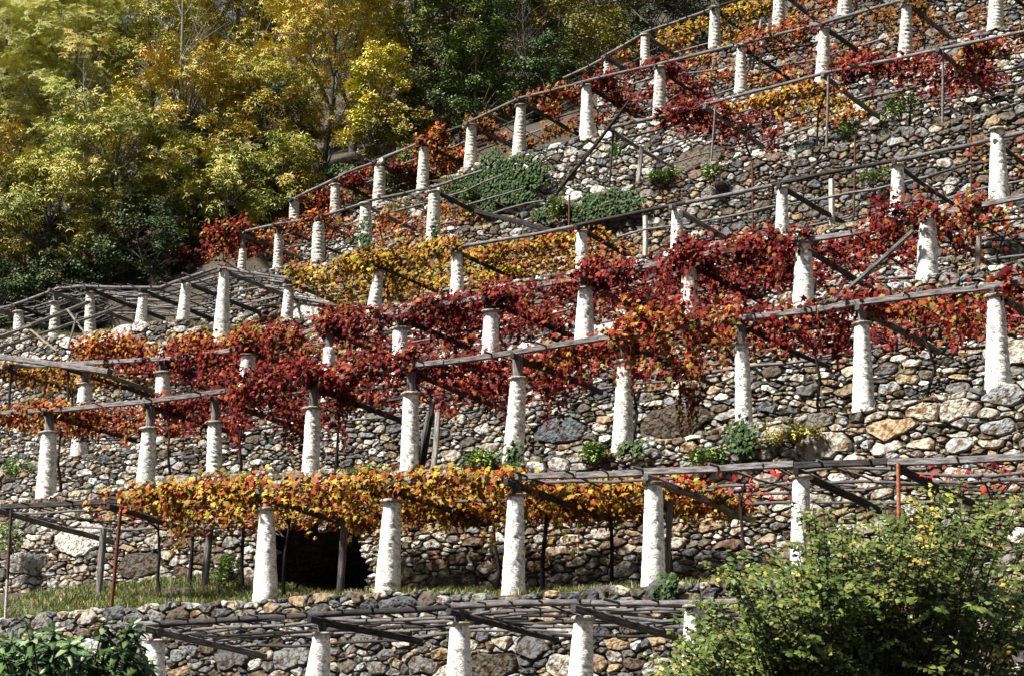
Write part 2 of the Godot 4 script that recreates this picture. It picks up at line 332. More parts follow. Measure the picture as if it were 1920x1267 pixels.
func gh(r: int, s: float) -> float: return along(ground_pts[r], s)
func rh(r: int, s: float) -> float: return along(rail_pts[r], s)
func left_end(r: int) -> float: return s_at(r, [-900, -900, -900, -900, -900, 395, 385, 1130, 1480, 1480][r])
func back_rise(r: int, s: float) -> float:
	if r == 1: return lerpf(1.15, .35, smoothstep(-39.0, -33.0, s))
	return .45
func wild(n: float) -> float:
	var h := 0.0
	if n < 34.0: h = lerpf(0.0, 4.6, smoothstep(24.0, 34.0, n))
	elif n < 60.0: h = 4.6 + (n - 34.0) * .72
	else: h = 23.3 + minf(n - 60.0, 70.0) * .5 + maxf(n - 130.0, 0.0) * .3
	return h
func land(s: float, n: float, r: int, top: bool) -> float:
	var h := wild(n) + nz.get_noise_2d(s * 2.0, n * 2.0) * .5
	if r < 0: return h
	var k := r if top else r - 1
	var e := left_end(k) if k > 0 else -200.0
	var w := smoothstep(e - 1.5, e + .3, s)
	var t := gh(k, s) if top else gh(k, s) + back_rise(k, s)
	return lerpf(h, t, w)
func ground_at(s: float, n: float) -> float:
	if n < 34.0 or n > 71.0: return land(s, n, -1, false)
	var k := 1
	while k < 9 and N[k + 1] - .5 < n: k += 1
	var e := left_end(k)
	if s < e: return land(s, n, -1, false)
	return gh(k, s) + back_rise(k, s) * clampf((n - N[k]) / (N[k + 1] - N[k]), 0.0, 1.0)

# ---------------------------------------------------------------- materials and shared meshes
func noise_tex(seed_: int, freq: float, octaves: int, stops: Array, size := 512, cellular := false) -> NoiseTexture2D:
	var f := FastNoiseLite.new()
	f.seed = seed_
	f.frequency = freq
	f.fractal_octaves = octaves
	f.noise_type = FastNoiseLite.TYPE_CELLULAR if cellular else FastNoiseLite.TYPE_SIMPLEX_SMOOTH
	var t := NoiseTexture2D.new()
	t.width = size
	t.height = size
	t.seamless = true
	t.noise = f
	if stops.size():
		var g := Gradient.new()
		var off := PackedFloat32Array()
		var col := PackedColorArray()
		for s in stops:
			off.append(s[0]); col.append(Color(s[1], s[2], s[3]))
		g.offsets = off
		g.colors = col
		t.color_ramp = g
	return t

func mat(tex: Texture2D, scale: float, rough: float, vertex := true, bump: Texture2D = null, relief := 1.0, tri := true) -> StandardMaterial3D:
	var m := StandardMaterial3D.new()
	m.roughness = rough
	m.metallic_specular = .3
	m.vertex_color_use_as_albedo = vertex
	m.albedo_texture = tex
	m.uv1_triplanar = tri
	m.uv1_world_triplanar = tri
	m.uv1_scale = Vector3.ONE * scale
	if bump:
		m.heightmap_enabled = true
		m.heightmap_texture = bump
		m.heightmap_scale = relief
	return m

func leaf_mat(back: Color, rough := .55) -> StandardMaterial3D:
	var m := StandardMaterial3D.new()
	m.vertex_color_use_as_albedo = true
	m.roughness = rough
	m.metallic_specular = .35
	m.cull_mode = BaseMaterial3D.CULL_DISABLED
	m.backlight_enabled = true
	m.backlight = back
	return m

func make_materials() -> void:
	var bump := noise_tex(5, .02, 5, [])
	var bump2 := noise_tex(6, .05, 4, [])
	M.stone = mat(noise_tex(1, .012, 5, [[0, .42, .33, .24], [.33, .70, .60, .48], [.42, .93, .90, .86], [.6, 1, 1, 1], [.74, .9, .9, .9], [1, .7, .7, .7]]), .62, .92, true, bump, 5.0)
	M.soil = mat(noise_tex(2, .02, 5, [[0, .20, .18, .15], [.5, .26, .23, .19], [1, .33, .30, .25]]), .6, 1.0, false, bump, 6.0)
	M.litter = mat(noise_tex(3, .03, 5, [[0, .12, .10, .05], [.45, .2, .17, .08], [.6, .27, .2, .09], [1, .3, .28, .12]]), .35, 1.0, false, bump, 6.0)
	M.plaster = mat(noise_tex(8, .03, 4, [[0, .25, .22, .18], [.22, .56, .51, .43], [.31, .92, .90, .86], [.42, 1, 1, .99], [.8, 1, .99, .97], [1, .9, .87, .8]]), 1.1, .9, true, bump2, .8)
	M.wood = mat(noise_tex(9, .02, 4, [[0, .42, .40, .38], [.45, .72, .7, .69], [1, 1, .99, .98]], 256), 1.0, .85, true, bump2, 1.2, false)
	M.wood.uv1_scale = Vector3(3, .45, 1)
	M.bark = mat(noise_tex(10, .03, 4, [[0, .5, .48, .45], [1, 1, 1, 1]], 256), 1.0, .95, true, bump2, 2.0, false)
	M.bark.uv1_scale = Vector3(2, 1, 1)
	M.metal = mat(noise_tex(11, .06, 3, [[0, .55, .45, .4], [1, 1, 1, 1]], 128), 2.0, .7, true)
	M.vine_leaf = leaf_mat(Color(.20, .16, .10))
	M.vine_leaf.metallic_specular = .15
	M.tree_leaf = leaf_mat(Color(.24, .24, .08))
	M.bush_leaf = leaf_mat(Color(.16, .2, .07), .38)
	M.gloss_leaf = leaf_mat(Color(.08, .1, .04), .35)
	M.ivy = leaf_mat(Color(.04, .06, .02), .6)
	M.ivy.metallic_specular = .15
	M.blade = leaf_mat(Color(.2, .22, .08))

func leaf_into(m: MB, at: Vector3, dir: Vector3, nor: Vector3, len_: float, wid: float, fold := .12, droop := .0) -> void:
	var side := dir.cross(nor).normalized()
	var mid := at + dir * len_ * .5 - nor * wid * fold
	var tip := at + dir * len_ - nor * len_ * droop
	var a := m.p(at, nor)
	var l := m.p(at + dir * len_ * .45 + side * wid * .5, (nor + side * .35).normalized())
	var r := m.p(at + dir * len_ * .45 - side * wid * .5, (nor - side * .35).normalized())
	var c := m.p(mid, nor)
	var t := m.p(tip, nor)
	m.tri(a, l, c); m.tri(a, c, r); m.tri(l, t, c); m.tri(c, t, r)

func make_leaves() -> void:
	# a lobed vine leaf, one unit long, stalk at the origin, tip at -y
	var m := MB.new()
	var ring := [[.0, .1], [.3, .16], [.47, -.06], [.27, -.2], [.52, -.46], [.2, -.52], [.0, -.98], [-.22, -.54], [-.52, -.44], [-.28, -.2], [-.46, -.04], [-.28, .15]]
	var c := m.p(Vector3(0, -.24, .06), Vector3(0, 0, 1))
	var first := -1
	var last := -1
	for q in ring:
		var k := m.p(Vector3(q[0], q[1], -.22 * q[0] * q[0] - .12 * absf(q[1] + .24)), Vector3(q[0] * .5, q[1] * .3 + .1, 1).normalized())
		if last >= 0: m.tri(c, last, k)
		else: first = k
		last = k
	m.tri(c, last, first)
	L.vine = m.mesh()
	# a tuft of long toothed leaves, hanging outwards
	var r := gen(21)
	m = MB.new()
	for i in 7:
		var a := TAU * i / 7.0 + r.randf() * .5
		var d := Vector3(cos(a), r.randf_range(-.55, .25), sin(a)).normalized()
		leaf_into(m, d * .03, d, (Vector3.UP - d * d.y).normalized(), r.randf_range(.19, .27), .062, .1, .15)
	L.long = m.mesh()
	# a spray of broad leaves
	m = MB.new()
	for i in 6:
		var a := TAU * i / 6.0 + r.randf() * .8
		var d := Vector3(cos(a), r.randf_range(-.4, .3), sin(a)).normalized()
		var nn := (Vector3.UP + Vector3(r.randf() - .5, 0, r.randf() - .5) * .9)
		leaf_into(m, d * r.randf_range(.03, .14), d, (nn - d * nn.dot(d)).normalized(), r.randf_range(.10, .14), .095, .12, .1)
	L.broad = m.mesh()
	# a feathered leaf: pairs of leaflets along a stalk
	m = MB.new()
	for st in 3:
		var a := TAU * st / 3.0 + r.randf()
		var d := Vector3(cos(a), .1, sin(a)).normalized()
		for k in 4:
			var at: Vector3 = d * (.06 + k * .085) - Vector3(0, .004 * k * k, 0)
			for sd in [-1.0, 1.0]:
				var out_: Vector3 = (d * .45 + d.cross(Vector3.UP) * sd + Vector3(0, r.randf_range(-.3, .1), 0)).normalized()
				var nor := (Vector3.UP - out_ * out_.y).normalized()
				var w := out_.cross(nor) * .025
				var i0 := m.p(at, nor); var i1 := m.p(at + out_ * .07 + w, nor); var i2 := m.p(at + out_ * .15, nor); var i3 := m.p(at + out_ * .07 - w, nor)
				m.quad(i0, i1, i2, i3)
	L.fern = m.mesh()
	# an ovate leaf, stalk at origin, tip at -y
	m = MB.new()
	leaf_into(m, Vector3.ZERO, Vector3(0, -1, 0), Vector3(0, 0, 1), 1.0, .72, .12, .12)
	L.ovate = m.mesh()
	m = MB.new()
	var prev := [-1, -1]
	for k in 6:
		var t := k / 5.0
		var w := .19 * pow(sin(PI * minf(t * .93 + .05, 1.0)), .8)
		var z := -.28 * t * t
		var l0 := m.p(Vector3(-w, -t, z), Vector3(-.35, .1, 1).normalized())
		var m0 := m.p(Vector3(0, -t, z - .05 * sin(PI * t)), Vector3(0, .1, 1).normalized())
		var r0 := m.p(Vector3(w, -t, z), Vector3(.35, .1, 1).normalized())
		if k: m.quad(prev[0], l0, m0, prev[0] + 1); m.quad(prev[0] + 1, m0, r0, prev[0] + 2)
		prev[0] = l0
	L.loquat = m.mesh()
	# a tuft of grass
	m = MB.new()
	for i in 9:
		var a := r.randf() * TAU
		var d := Vector3(cos(a), 0, sin(a))
		var h := r.randf_range(.12, .3)
		var b := d * r.randf() * .06
		var w := d.cross(Vector3.UP) * .008
		var nor := (Vector3(0, .5, 0) - d * .4 + Vector3(0, 0, .5)).normalized()
		var p0 := m.p(b - w, nor); var p1 := m.p(b + w, nor)
		var p2 := m.p(b + d * h * .25 + Vector3(0, h * .65, 0) + w * .8, nor); var p3 := m.p(b + d * h * .25 + Vector3(0, h * .65, 0) - w * .8, nor)
		var p4 := m.p(b + d * h * .65 + Vector3(0, h, 0), nor)
		m.quad(p0, p1, p2, p3); m.tri(p3, p2, p4)
	L.grass = m.mesh()
	# a sprig of herb leaves
	m = MB.new()
	for i in 8:
		var a := r.randf() * TAU
		var d := Vector3(cos(a), r.randf_range(-.1, .5), sin(a)).normalized()
		leaf_into(m, Vector3(0, .03 + .03 * i, 0), d, (Vector3.UP - d * d.y).normalized(), r.randf_range(.05, .09), .045)
	L.herb = m.mesh()

const PAL := {
	"crimson": [0.107, 0.00656, 0.00738, 0.0697, 0.00492, 0.00574, 0.139, 0.0115, 0.00902, 0.172, 0.0246, 0.0123, 0.041, 0.0041, 0.0041, 0.123, 0.0082, 0.0082, 0.213, 0.0738, 0.0164],
	"red": [0.164, 0.0148, 0.00984, 0.107, 0.00902, 0.00656, 0.197, 0.0287, 0.0115, 0.0656, 0.00656, 0.00492, 0.23, 0.082, 0.0164, 0.139, 0.0115, 0.0082, 0.164, 0.139, 0.0246],
	"rust": [0.189, 0.0287, 0.0115, 0.131, 0.0139, 0.0082, 0.221, 0.0574, 0.0164, 0.082, 0.00902, 0.00574, 0.262, 0.131, 0.0246, 0.164, 0.018, 0.00984, 0.197, 0.164, 0.0287],
	"scarlet": [0.288, 0.0216, 0.0216, 0.245, 0.0144, 0.0144, 0.317, 0.0504, 0.0288, 0.18, 0.0108, 0.0108, 0.302, 0.101, 0.0216],
	"orange": [0.264, 0.0792, 0.0158, 0.229, 0.0484, 0.0132, 0.185, 0.0308, 0.0106, 0.299, 0.15, 0.0264, 0.141, 0.0176, 0.0088, 0.246, 0.176, 0.0264],
	"brown_orange": [0.176, 0.0616, 0.0106, 0.132, 0.0396, 0.0088, 0.211, 0.106, 0.0158, 0.141, 0.0792, 0.0106, 0.0968, 0.0264, 0.00792],
	"gold_orange": [0.29, 0.167, 0.0176, 0.255, 0.106, 0.0158, 0.238, 0.066, 0.0141, 0.167, 0.132, 0.0194, 0.317, 0.22, 0.0308, 0.211, 0.0484, 0.0132, 0.176, 0.0264, 0.0106, 0.273, 0.194, 0.0264],
	"gold": [0.282, 0.194, 0.0158, 0.229, 0.158, 0.0158, 0.264, 0.114, 0.0123, 0.141, 0.123, 0.0176, 0.246, 0.0748, 0.0132],
	"olive": [0.248, 0.243, 0.0462, 0.155, 0.194, 0.0386, 0.372, 0.323, 0.0616, 0.109, 0.144, 0.0308, 0.435, 0.355, 0.077],
	"olive_gold": [0.365, 0.299, 0.0427, 0.26, 0.239, 0.0427, 0.473, 0.359, 0.05, 0.153, 0.18, 0.0355, 0.427, 0.239, 0.0427],
	"ochre": [0.456, 0.365, 0.048, 0.333, 0.29, 0.042, 0.529, 0.416, 0.06, 0.21, 0.227, 0.036, 0.443, 0.277, 0.042],
	"brown_olive": [0.313, 0.252, 0.042, 0.238, 0.227, 0.042, 0.389, 0.277, 0.048, 0.151, 0.176, 0.036, 0.339, 0.315, 0.06],
	"lime": [0.412, 0.406, 0.0967, 0.336, 0.358, 0.0868, 0.476, 0.445, 0.135, 0.26, 0.29, 0.0676, 0.52, 0.445, 0.116],
	"lime_dull": [0.371, 0.371, 0.101, 0.284, 0.303, 0.09, 0.445, 0.415, 0.124, 0.198, 0.225, 0.0674, 0.47, 0.405, 0.112],
	"lime_yellow": [0.48, 0.432, 0.06, 0.36, 0.347, 0.06, 0.552, 0.456, 0.06, 0.24, 0.264, 0.048, 0.6, 0.456, 0.048],
	"yellow": [.50, .43, .05, .42, .38, .045, .54, .47, .07, .30, .30, .04, .2, .24, .035, .44, .34, .04],
	"green": [0.0818, 0.119, 0.0223, 0.0595, 0.0967, 0.0186, 0.119, 0.149, 0.026, 0.164, 0.164, 0.0223, 0.0446, 0.0744, 0.0149],
	"green_gold": [0.186, 0.167, 0.0279, 0.112, 0.122, 0.0232, 0.26, 0.205, 0.0279, 0.0744, 0.093, 0.0186, 0.298, 0.205, 0.0279],
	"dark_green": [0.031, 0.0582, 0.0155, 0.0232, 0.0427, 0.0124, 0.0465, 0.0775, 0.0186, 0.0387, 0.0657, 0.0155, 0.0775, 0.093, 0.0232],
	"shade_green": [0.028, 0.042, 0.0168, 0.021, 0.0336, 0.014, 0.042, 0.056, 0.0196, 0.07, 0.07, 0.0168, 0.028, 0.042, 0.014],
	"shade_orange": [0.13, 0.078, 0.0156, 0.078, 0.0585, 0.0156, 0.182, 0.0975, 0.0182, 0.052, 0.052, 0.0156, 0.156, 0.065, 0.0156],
	"bush": [0.0836, 0.112, 0.0259, 0.0607, 0.0884, 0.0201, 0.114, 0.141, 0.0319, 0.152, 0.165, 0.0414, 0.0456, 0.0649, 0.0165],
	"bush_yellow": [.36, .28, .04, .28, .24, .04, .2, .21, .04, .32, .19, .04, .42, .34, .08],
	"loquat": [0.045, 0.0825, 0.027, 0.06, 0.105, 0.033, 0.0825, 0.135, 0.045, 0.0375, 0.0675, 0.024, 0.15, 0.21, 0.09],
	"ivy": [.035, .06, .02, .025, .045, .015, .05, .08, .03, .07, .10, .035, .03, .05, .02],
	"grass": [.14, .17, .04, .20, .19, .05, .10, .15, .03, .28, .24, .09, .16, .2, .05],
	"dry_grass": [.30, .24, .10, .24, .2, .07, .18, .18, .05, .36, .3, .14, .14, .15, .04],
	"herb": [.10, .19, .03, .14, .24, .05, .08, .15, .03, .18, .26, .06, .2, .24, .05]}
func pick(name_: String, r: RandomNumberGenerator) -> Color:
	var p: Array = PAL[name_]
	var i := r.randi_range(0, p.size() / 3 - 1) * 3
	var k := r.randf_range(.8, 1.2)
	return Color(p[i] * k, p[i + 1] * k * r.randf_range(.85, 1.15), p[i + 2] * k)

# ---------------------------------------------------------------- shapes
func tube(m: MB, pts: Array, rad: Array, sides: int, col: Color, rnd := 0.0, r: RandomNumberGenerator = null, square := false) -> void:
	var rows := []
	var len_ := 0.0
	var ref := Vector3.UP
	for i in pts.size():
		var p: Vector3 = pts[i]
		var d: Vector3 = (pts[mini(i + 1, pts.size() - 1)] - pts[maxi(i - 1, 0)]).normalized()
		if i: len_ += p.distance_to(pts[i - 1])
		if absf(d.y) > .9: ref = Vector3.BACK
		elif i == 0: ref = Vector3.UP
		var x := d.cross(ref).normalized()
		var y := x.cross(d).normalized()
		var ring := []
		for k in sides + 1:
			var a := TAU * (k % sides) / sides + (PI / 4.0 if square else 0.0)
			var o := x * cos(a) + y * sin(a)
			var q: float = rad[i] * (1.0 + (r.randf_range(-rnd, rnd) if r and k < sides else 0.0))
			if k == sides: ring.append(m.p(m.v[ring[0]], o, col, Vector2(1, len_)))
			else: ring.append(m.p(p + o * q, o, col, Vector2(float(k) / sides, len_)))
		if i:
			for k in sides: m.quad(rows[i - 1][k], rows[i - 1][k + 1], ring[k + 1], ring[k])
		rows.append(ring)
	for e in 2:
		var i: int = 0 if e == 0 else pts.size() - 1
		var d: Vector3 = (pts[i] - pts[1 if e == 0 else i - 1]).normalized()
		var c := m.p(pts[i], d, col, Vector2(.5, 0))
		var cap := []
		for k in sides: cap.append(m.p(m.v[rows[i][k]], d, col, Vector2(.3, k * .1)))
		for k in sides: m.tri(c, cap[k], cap[(k + 1) % sides])

func timber(m: MB, a: Vector3, b: Vector3, w: float, h: float, col: Color, r: RandomNumberGenerator) -> void:
	# a squared, weathered timber with chamfered edges and a little sag
	var d := (b - a).normalized()
	var ref := Vector3.UP if absf(d.y) < .9 else Vector3.BACK
	var x := d.cross(ref).normalized()
	var y := x.cross(d).normalized()
	var shape := [[1, .7], [.7, 1], [-.7, 1], [-1, .7], [-1, -.7], [-.7, -1], [.7, -1], [1, -.7]]
	var rows := []
	var steps := maxi(2, int(a.distance_to(b) / .8))
	for i in steps + 1:
		var t := float(i) / steps
		var p := a.lerp(b, t) + (x * r.randf_range(-1, 1) + y * r.randf_range(-1, 1)) * .015
		var ring := []
		for k in 8:
			var q: Array = shape[k]
			var q2: Array = shape[(k + 1) % 8]
			var nor: Vector3 = (x * (q[0] + q2[0]) + y * (q[1] + q2[1])).normalized()
			ring.append(m.p(p + x * q[0] * w * .5 + y * q[1] * h * .5, nor, col, Vector2(k / 8.0, t * a.distance_to(b))))
			ring.append(m.p(p + x * q2[0] * w * .5 + y * q2[1] * h * .5, nor, col, Vector2((k + 1) / 8.0, t * a.distance_to(b))))
		if i:
			for k in 8: m.quad(rows[i - 1][k * 2], rows[i - 1][k * 2 + 1], ring[k * 2 + 1], ring[k * 2])
		rows.append(ring)
	for e in 2:
		var i: int = 0 if e == 0 else steps
		var nor := -d if e == 0 else d
		var c := m.p(a if e == 0 else b, nor, col * .8, Vector2(.5, 0))
		for k in 8:
			var p0 := m.p(m.v[rows[i][k * 2]], nor, col * .8, Vector2(.2, .1))
			var p1 := m.p(m.v[rows[i][k * 2 + 1]], nor, col * .8, Vector2(.8, .1))
			m.tri(c, p0, p1)

func wood_tone(r: RandomNumberGenerator, dark := .4) -> Color:
	var k := r.randf_range(.26, .42)
	if r.randf() < dark: k = r.randf_range(.06, .14)
	return Color(k, k * .97, k * .97)

func pole(m: MB, a: Vector3, b: Vector3, ra: float, rb: float, col: Color, r: RandomNumberGenerator, bend := .05, sides := 7) -> void:
	var steps := maxi(2, int(a.distance_to(b) / .7))
	var pts := []
	var rad := []
	var ph := r.randf() * TAU
	var off := Vector3(r.randf_range(-1, 1), r.randf_range(-1, 1), r.randf_range(-1, 1)) * bend
	for i in steps + 1:
		var t := float(i) / steps
		pts.append(a.lerp(b, t) + off * sin(PI * t) + Vector3(0, sin(t * 9.0 + ph), cos(t * 7.0 + ph)) * bend * .25 * sin(PI * t))
		rad.append(lerpf(ra, rb, t))
	tube(m, pts, rad, sides, col, .12, r)

# ---------------------------------------------------------------- dry stone walls
const STONE := {"cream": [0.410, 0.382, 0.319], "pale": [0.376, 0.376, 0.365], "white": [0.570, 0.564, 0.547], "ochre": [0.308, 0.245, 0.160], "rust": [0.171, 0.120, 0.091], "slate": [0.108, 0.112, 0.119], "grey": [0.188, 0.188, 0.182], "brown": [0.120, 0.103, 0.080]}
const WALL_MIX := ["", "pale cream slate grey grey brown ochre slate", "pale white cream cream ochre cream grey brown rust pale", "white pale cream grey brown slate ochre cream grey", "white pale white cream grey slate ochre", "pale cream grey grey brown slate ochre rust brown", "white pale white cream grey brown slate", "grey brown slate grey pale", "grey brown slate", ""]
const WALL_LABEL := ["", "lowest dry stone wall of large grey and ochre stones, behind the bottom pillars", "dry stone wall of creamy and brown stones behind the tall white pillars of the lowest full terrace", "dry stone wall behind the posts and red vines of the middle terrace", "dry stone wall behind the bright white pillars in the red vines", "tall dry stone wall of rounded stones carrying the iron-post pergola", "dry stone wall with the ivy slope under the ridge pillars", "dry stone wall of the topmost pergola, half in shade", "shaded dry stone wall at the upper right corner", ""]
# boulders set in the walls: wall, pixel x y, half height in metres, tint
const BOULDERS := [[2, 150, 1008, .46, "white"], [2, 45, 1055, .34, "pale"], [2, 262, 1058, .34, "brown"], [2, 850, 1090, .3, "brown"], [2, 420, 1095, .3, "slate"],
	[3, 1050, 808, .34, "slate"], [3, 1265, 790, .42, "brown"], [2, 1665, 800, .24, "ochre"], [2, 1540, 832, .28, "cream"], [2, 1790, 765, .22, "cream"], [2, 1880, 738, .2, "pale"], [2, 1455, 812, .18, "cream"], [2, 1730, 770, .2, "cream"], [3, 1905, 660, .34, "cream"],
	[4, 1130, 625, .4, "white"], [5, 575, 570, .6, "white"], [4, 215, 618, .3, "white"], [4, 120, 642, .24, "white"], [4, 250, 610, .2, "white"], [6, 925, 425, .5, "ochre"], [6, 880, 440, .36, "slate"], [6, 1070, 380, .35, "white"], [6, 1310, 300, .5, "brown"], [1, 920, 1250, .32, "brown"], [1, 545, 1230, .3, "grey"], [1, 430, 1230, .3, "slate"]]

func stone_mesh(poly: PackedVector2Array, depth: float, col: Color, r: RandomNumberGenerator) -> MB:
	# the polygon lies in the wall's face, x along, y up, z out; a chipped rim round an uneven, tilted face
	var m := MB.new()
	var k := poly.size()
	var tilt := Vector3(r.randf_range(-.34, .34), r.randf_range(-.18, .42), 1.0)
	var ext := 0.0
	for q in poly: ext = maxf(ext, q.length())
	var a := []
	var b := []
	var d := []
	var f := []
	for i in k:
		var q := poly[i]
		var out_ := Vector3(q.x, q.y, 0).normalized()
		a.append(m.p(Vector3(q.x, q.y, -.13), out_, col))
		b.append(m.p(Vector3(q.x, q.y, 0), (out_ + Vector3(0, 0, .5)).normalized(), col))
		var l := q.length()
		var s := clampf((l - r.randf_range(.016, .04)) / l, .6, .97)
		var z := maxf(depth - (q.x * tilt.x + q.y * tilt.y) * s * .4 + r.randf_range(-.012, .012), .008)
		d.append(m.p(Vector3(q.x * s, q.y * s, z), (Vector3(tilt.x * .6, tilt.y * .6, 1) + out_ * .7).normalized(), col))
		var jit := Vector3(r.randf_range(-.2, .2), r.randf_range(-.2, .2), 0)
		f.append(m.p(Vector3(q.x * s * .97, q.y * s * .97, z + .003), (Vector3(tilt.x * .6, tilt.y * .6, 1) + jit + out_ * .1).normalized(), col))
	var c := m.p(Vector3(r.randf_range(-.3, .3) * ext, r.randf_range(-.12, .12) * ext, depth + r.randf_range(.0, .03)), Vector3(tilt.x * .6 + r.randf_range(-.25, .25), tilt.y * .6 + r.randf_range(-.25, .25), 1).normalized(), col)
	for i in k:
		var j := (i + 1) % k
		m.quad(a[i], a[j], b[j], b[i])
		m.quad(b[i], b[j], d[j], d[i])
		m.quad(d[i], d[j], f[j], f[i])
		m.tri(c, f[i], f[j])
	return m

func clip(poly: PackedVector2Array, at: Vector2, nor: Vector2) -> PackedVector2Array:
	var out := PackedVector2Array()
	var k := poly.size()
	for i in k:
		var p := poly[i]
		var q := poly[(i + 1) % k]
		var dp := (p - at).dot(nor)
		var dq := (q - at).dot(nor)
		if dp <= 0.0: out.append(p)
		if (dp < 0.0 and dq > 0.0) or (dp > 0.0 and dq < 0.0): out.append(p.lerp(q, dp / (dp - dq)))
	return out

func bent(p: Vector2) -> Vector2:
	# the courses of the wall wander
	return Vector2(nz.get_noise_2d(p.x * 55, p.y * 75 + 300), nz.get_noise_2d(p.x * 40 + 500, p.y * 75)) * Vector2(.13, .16)

func in_hollow(s: float, v: float) -> bool:
	# the low recess in the wall behind the gold vine
	var q := (s - s_at(2, 622)) / (s_at(2, 716) - s_at(2, 622)) + nz.get_noise_2d(v * 40, 7) * .35
	return absf(q) < 1.0 and v < (1.8 + nz.get_noise_2d(s * 50, 90) * .5) * sqrt(1.0 - q * q * q * q) + .1

func wall_bottom(r: int, s: float) -> float: return gh(r - 1, s) + (back_rise(r - 1, s) if r > 1 else .1) - .25

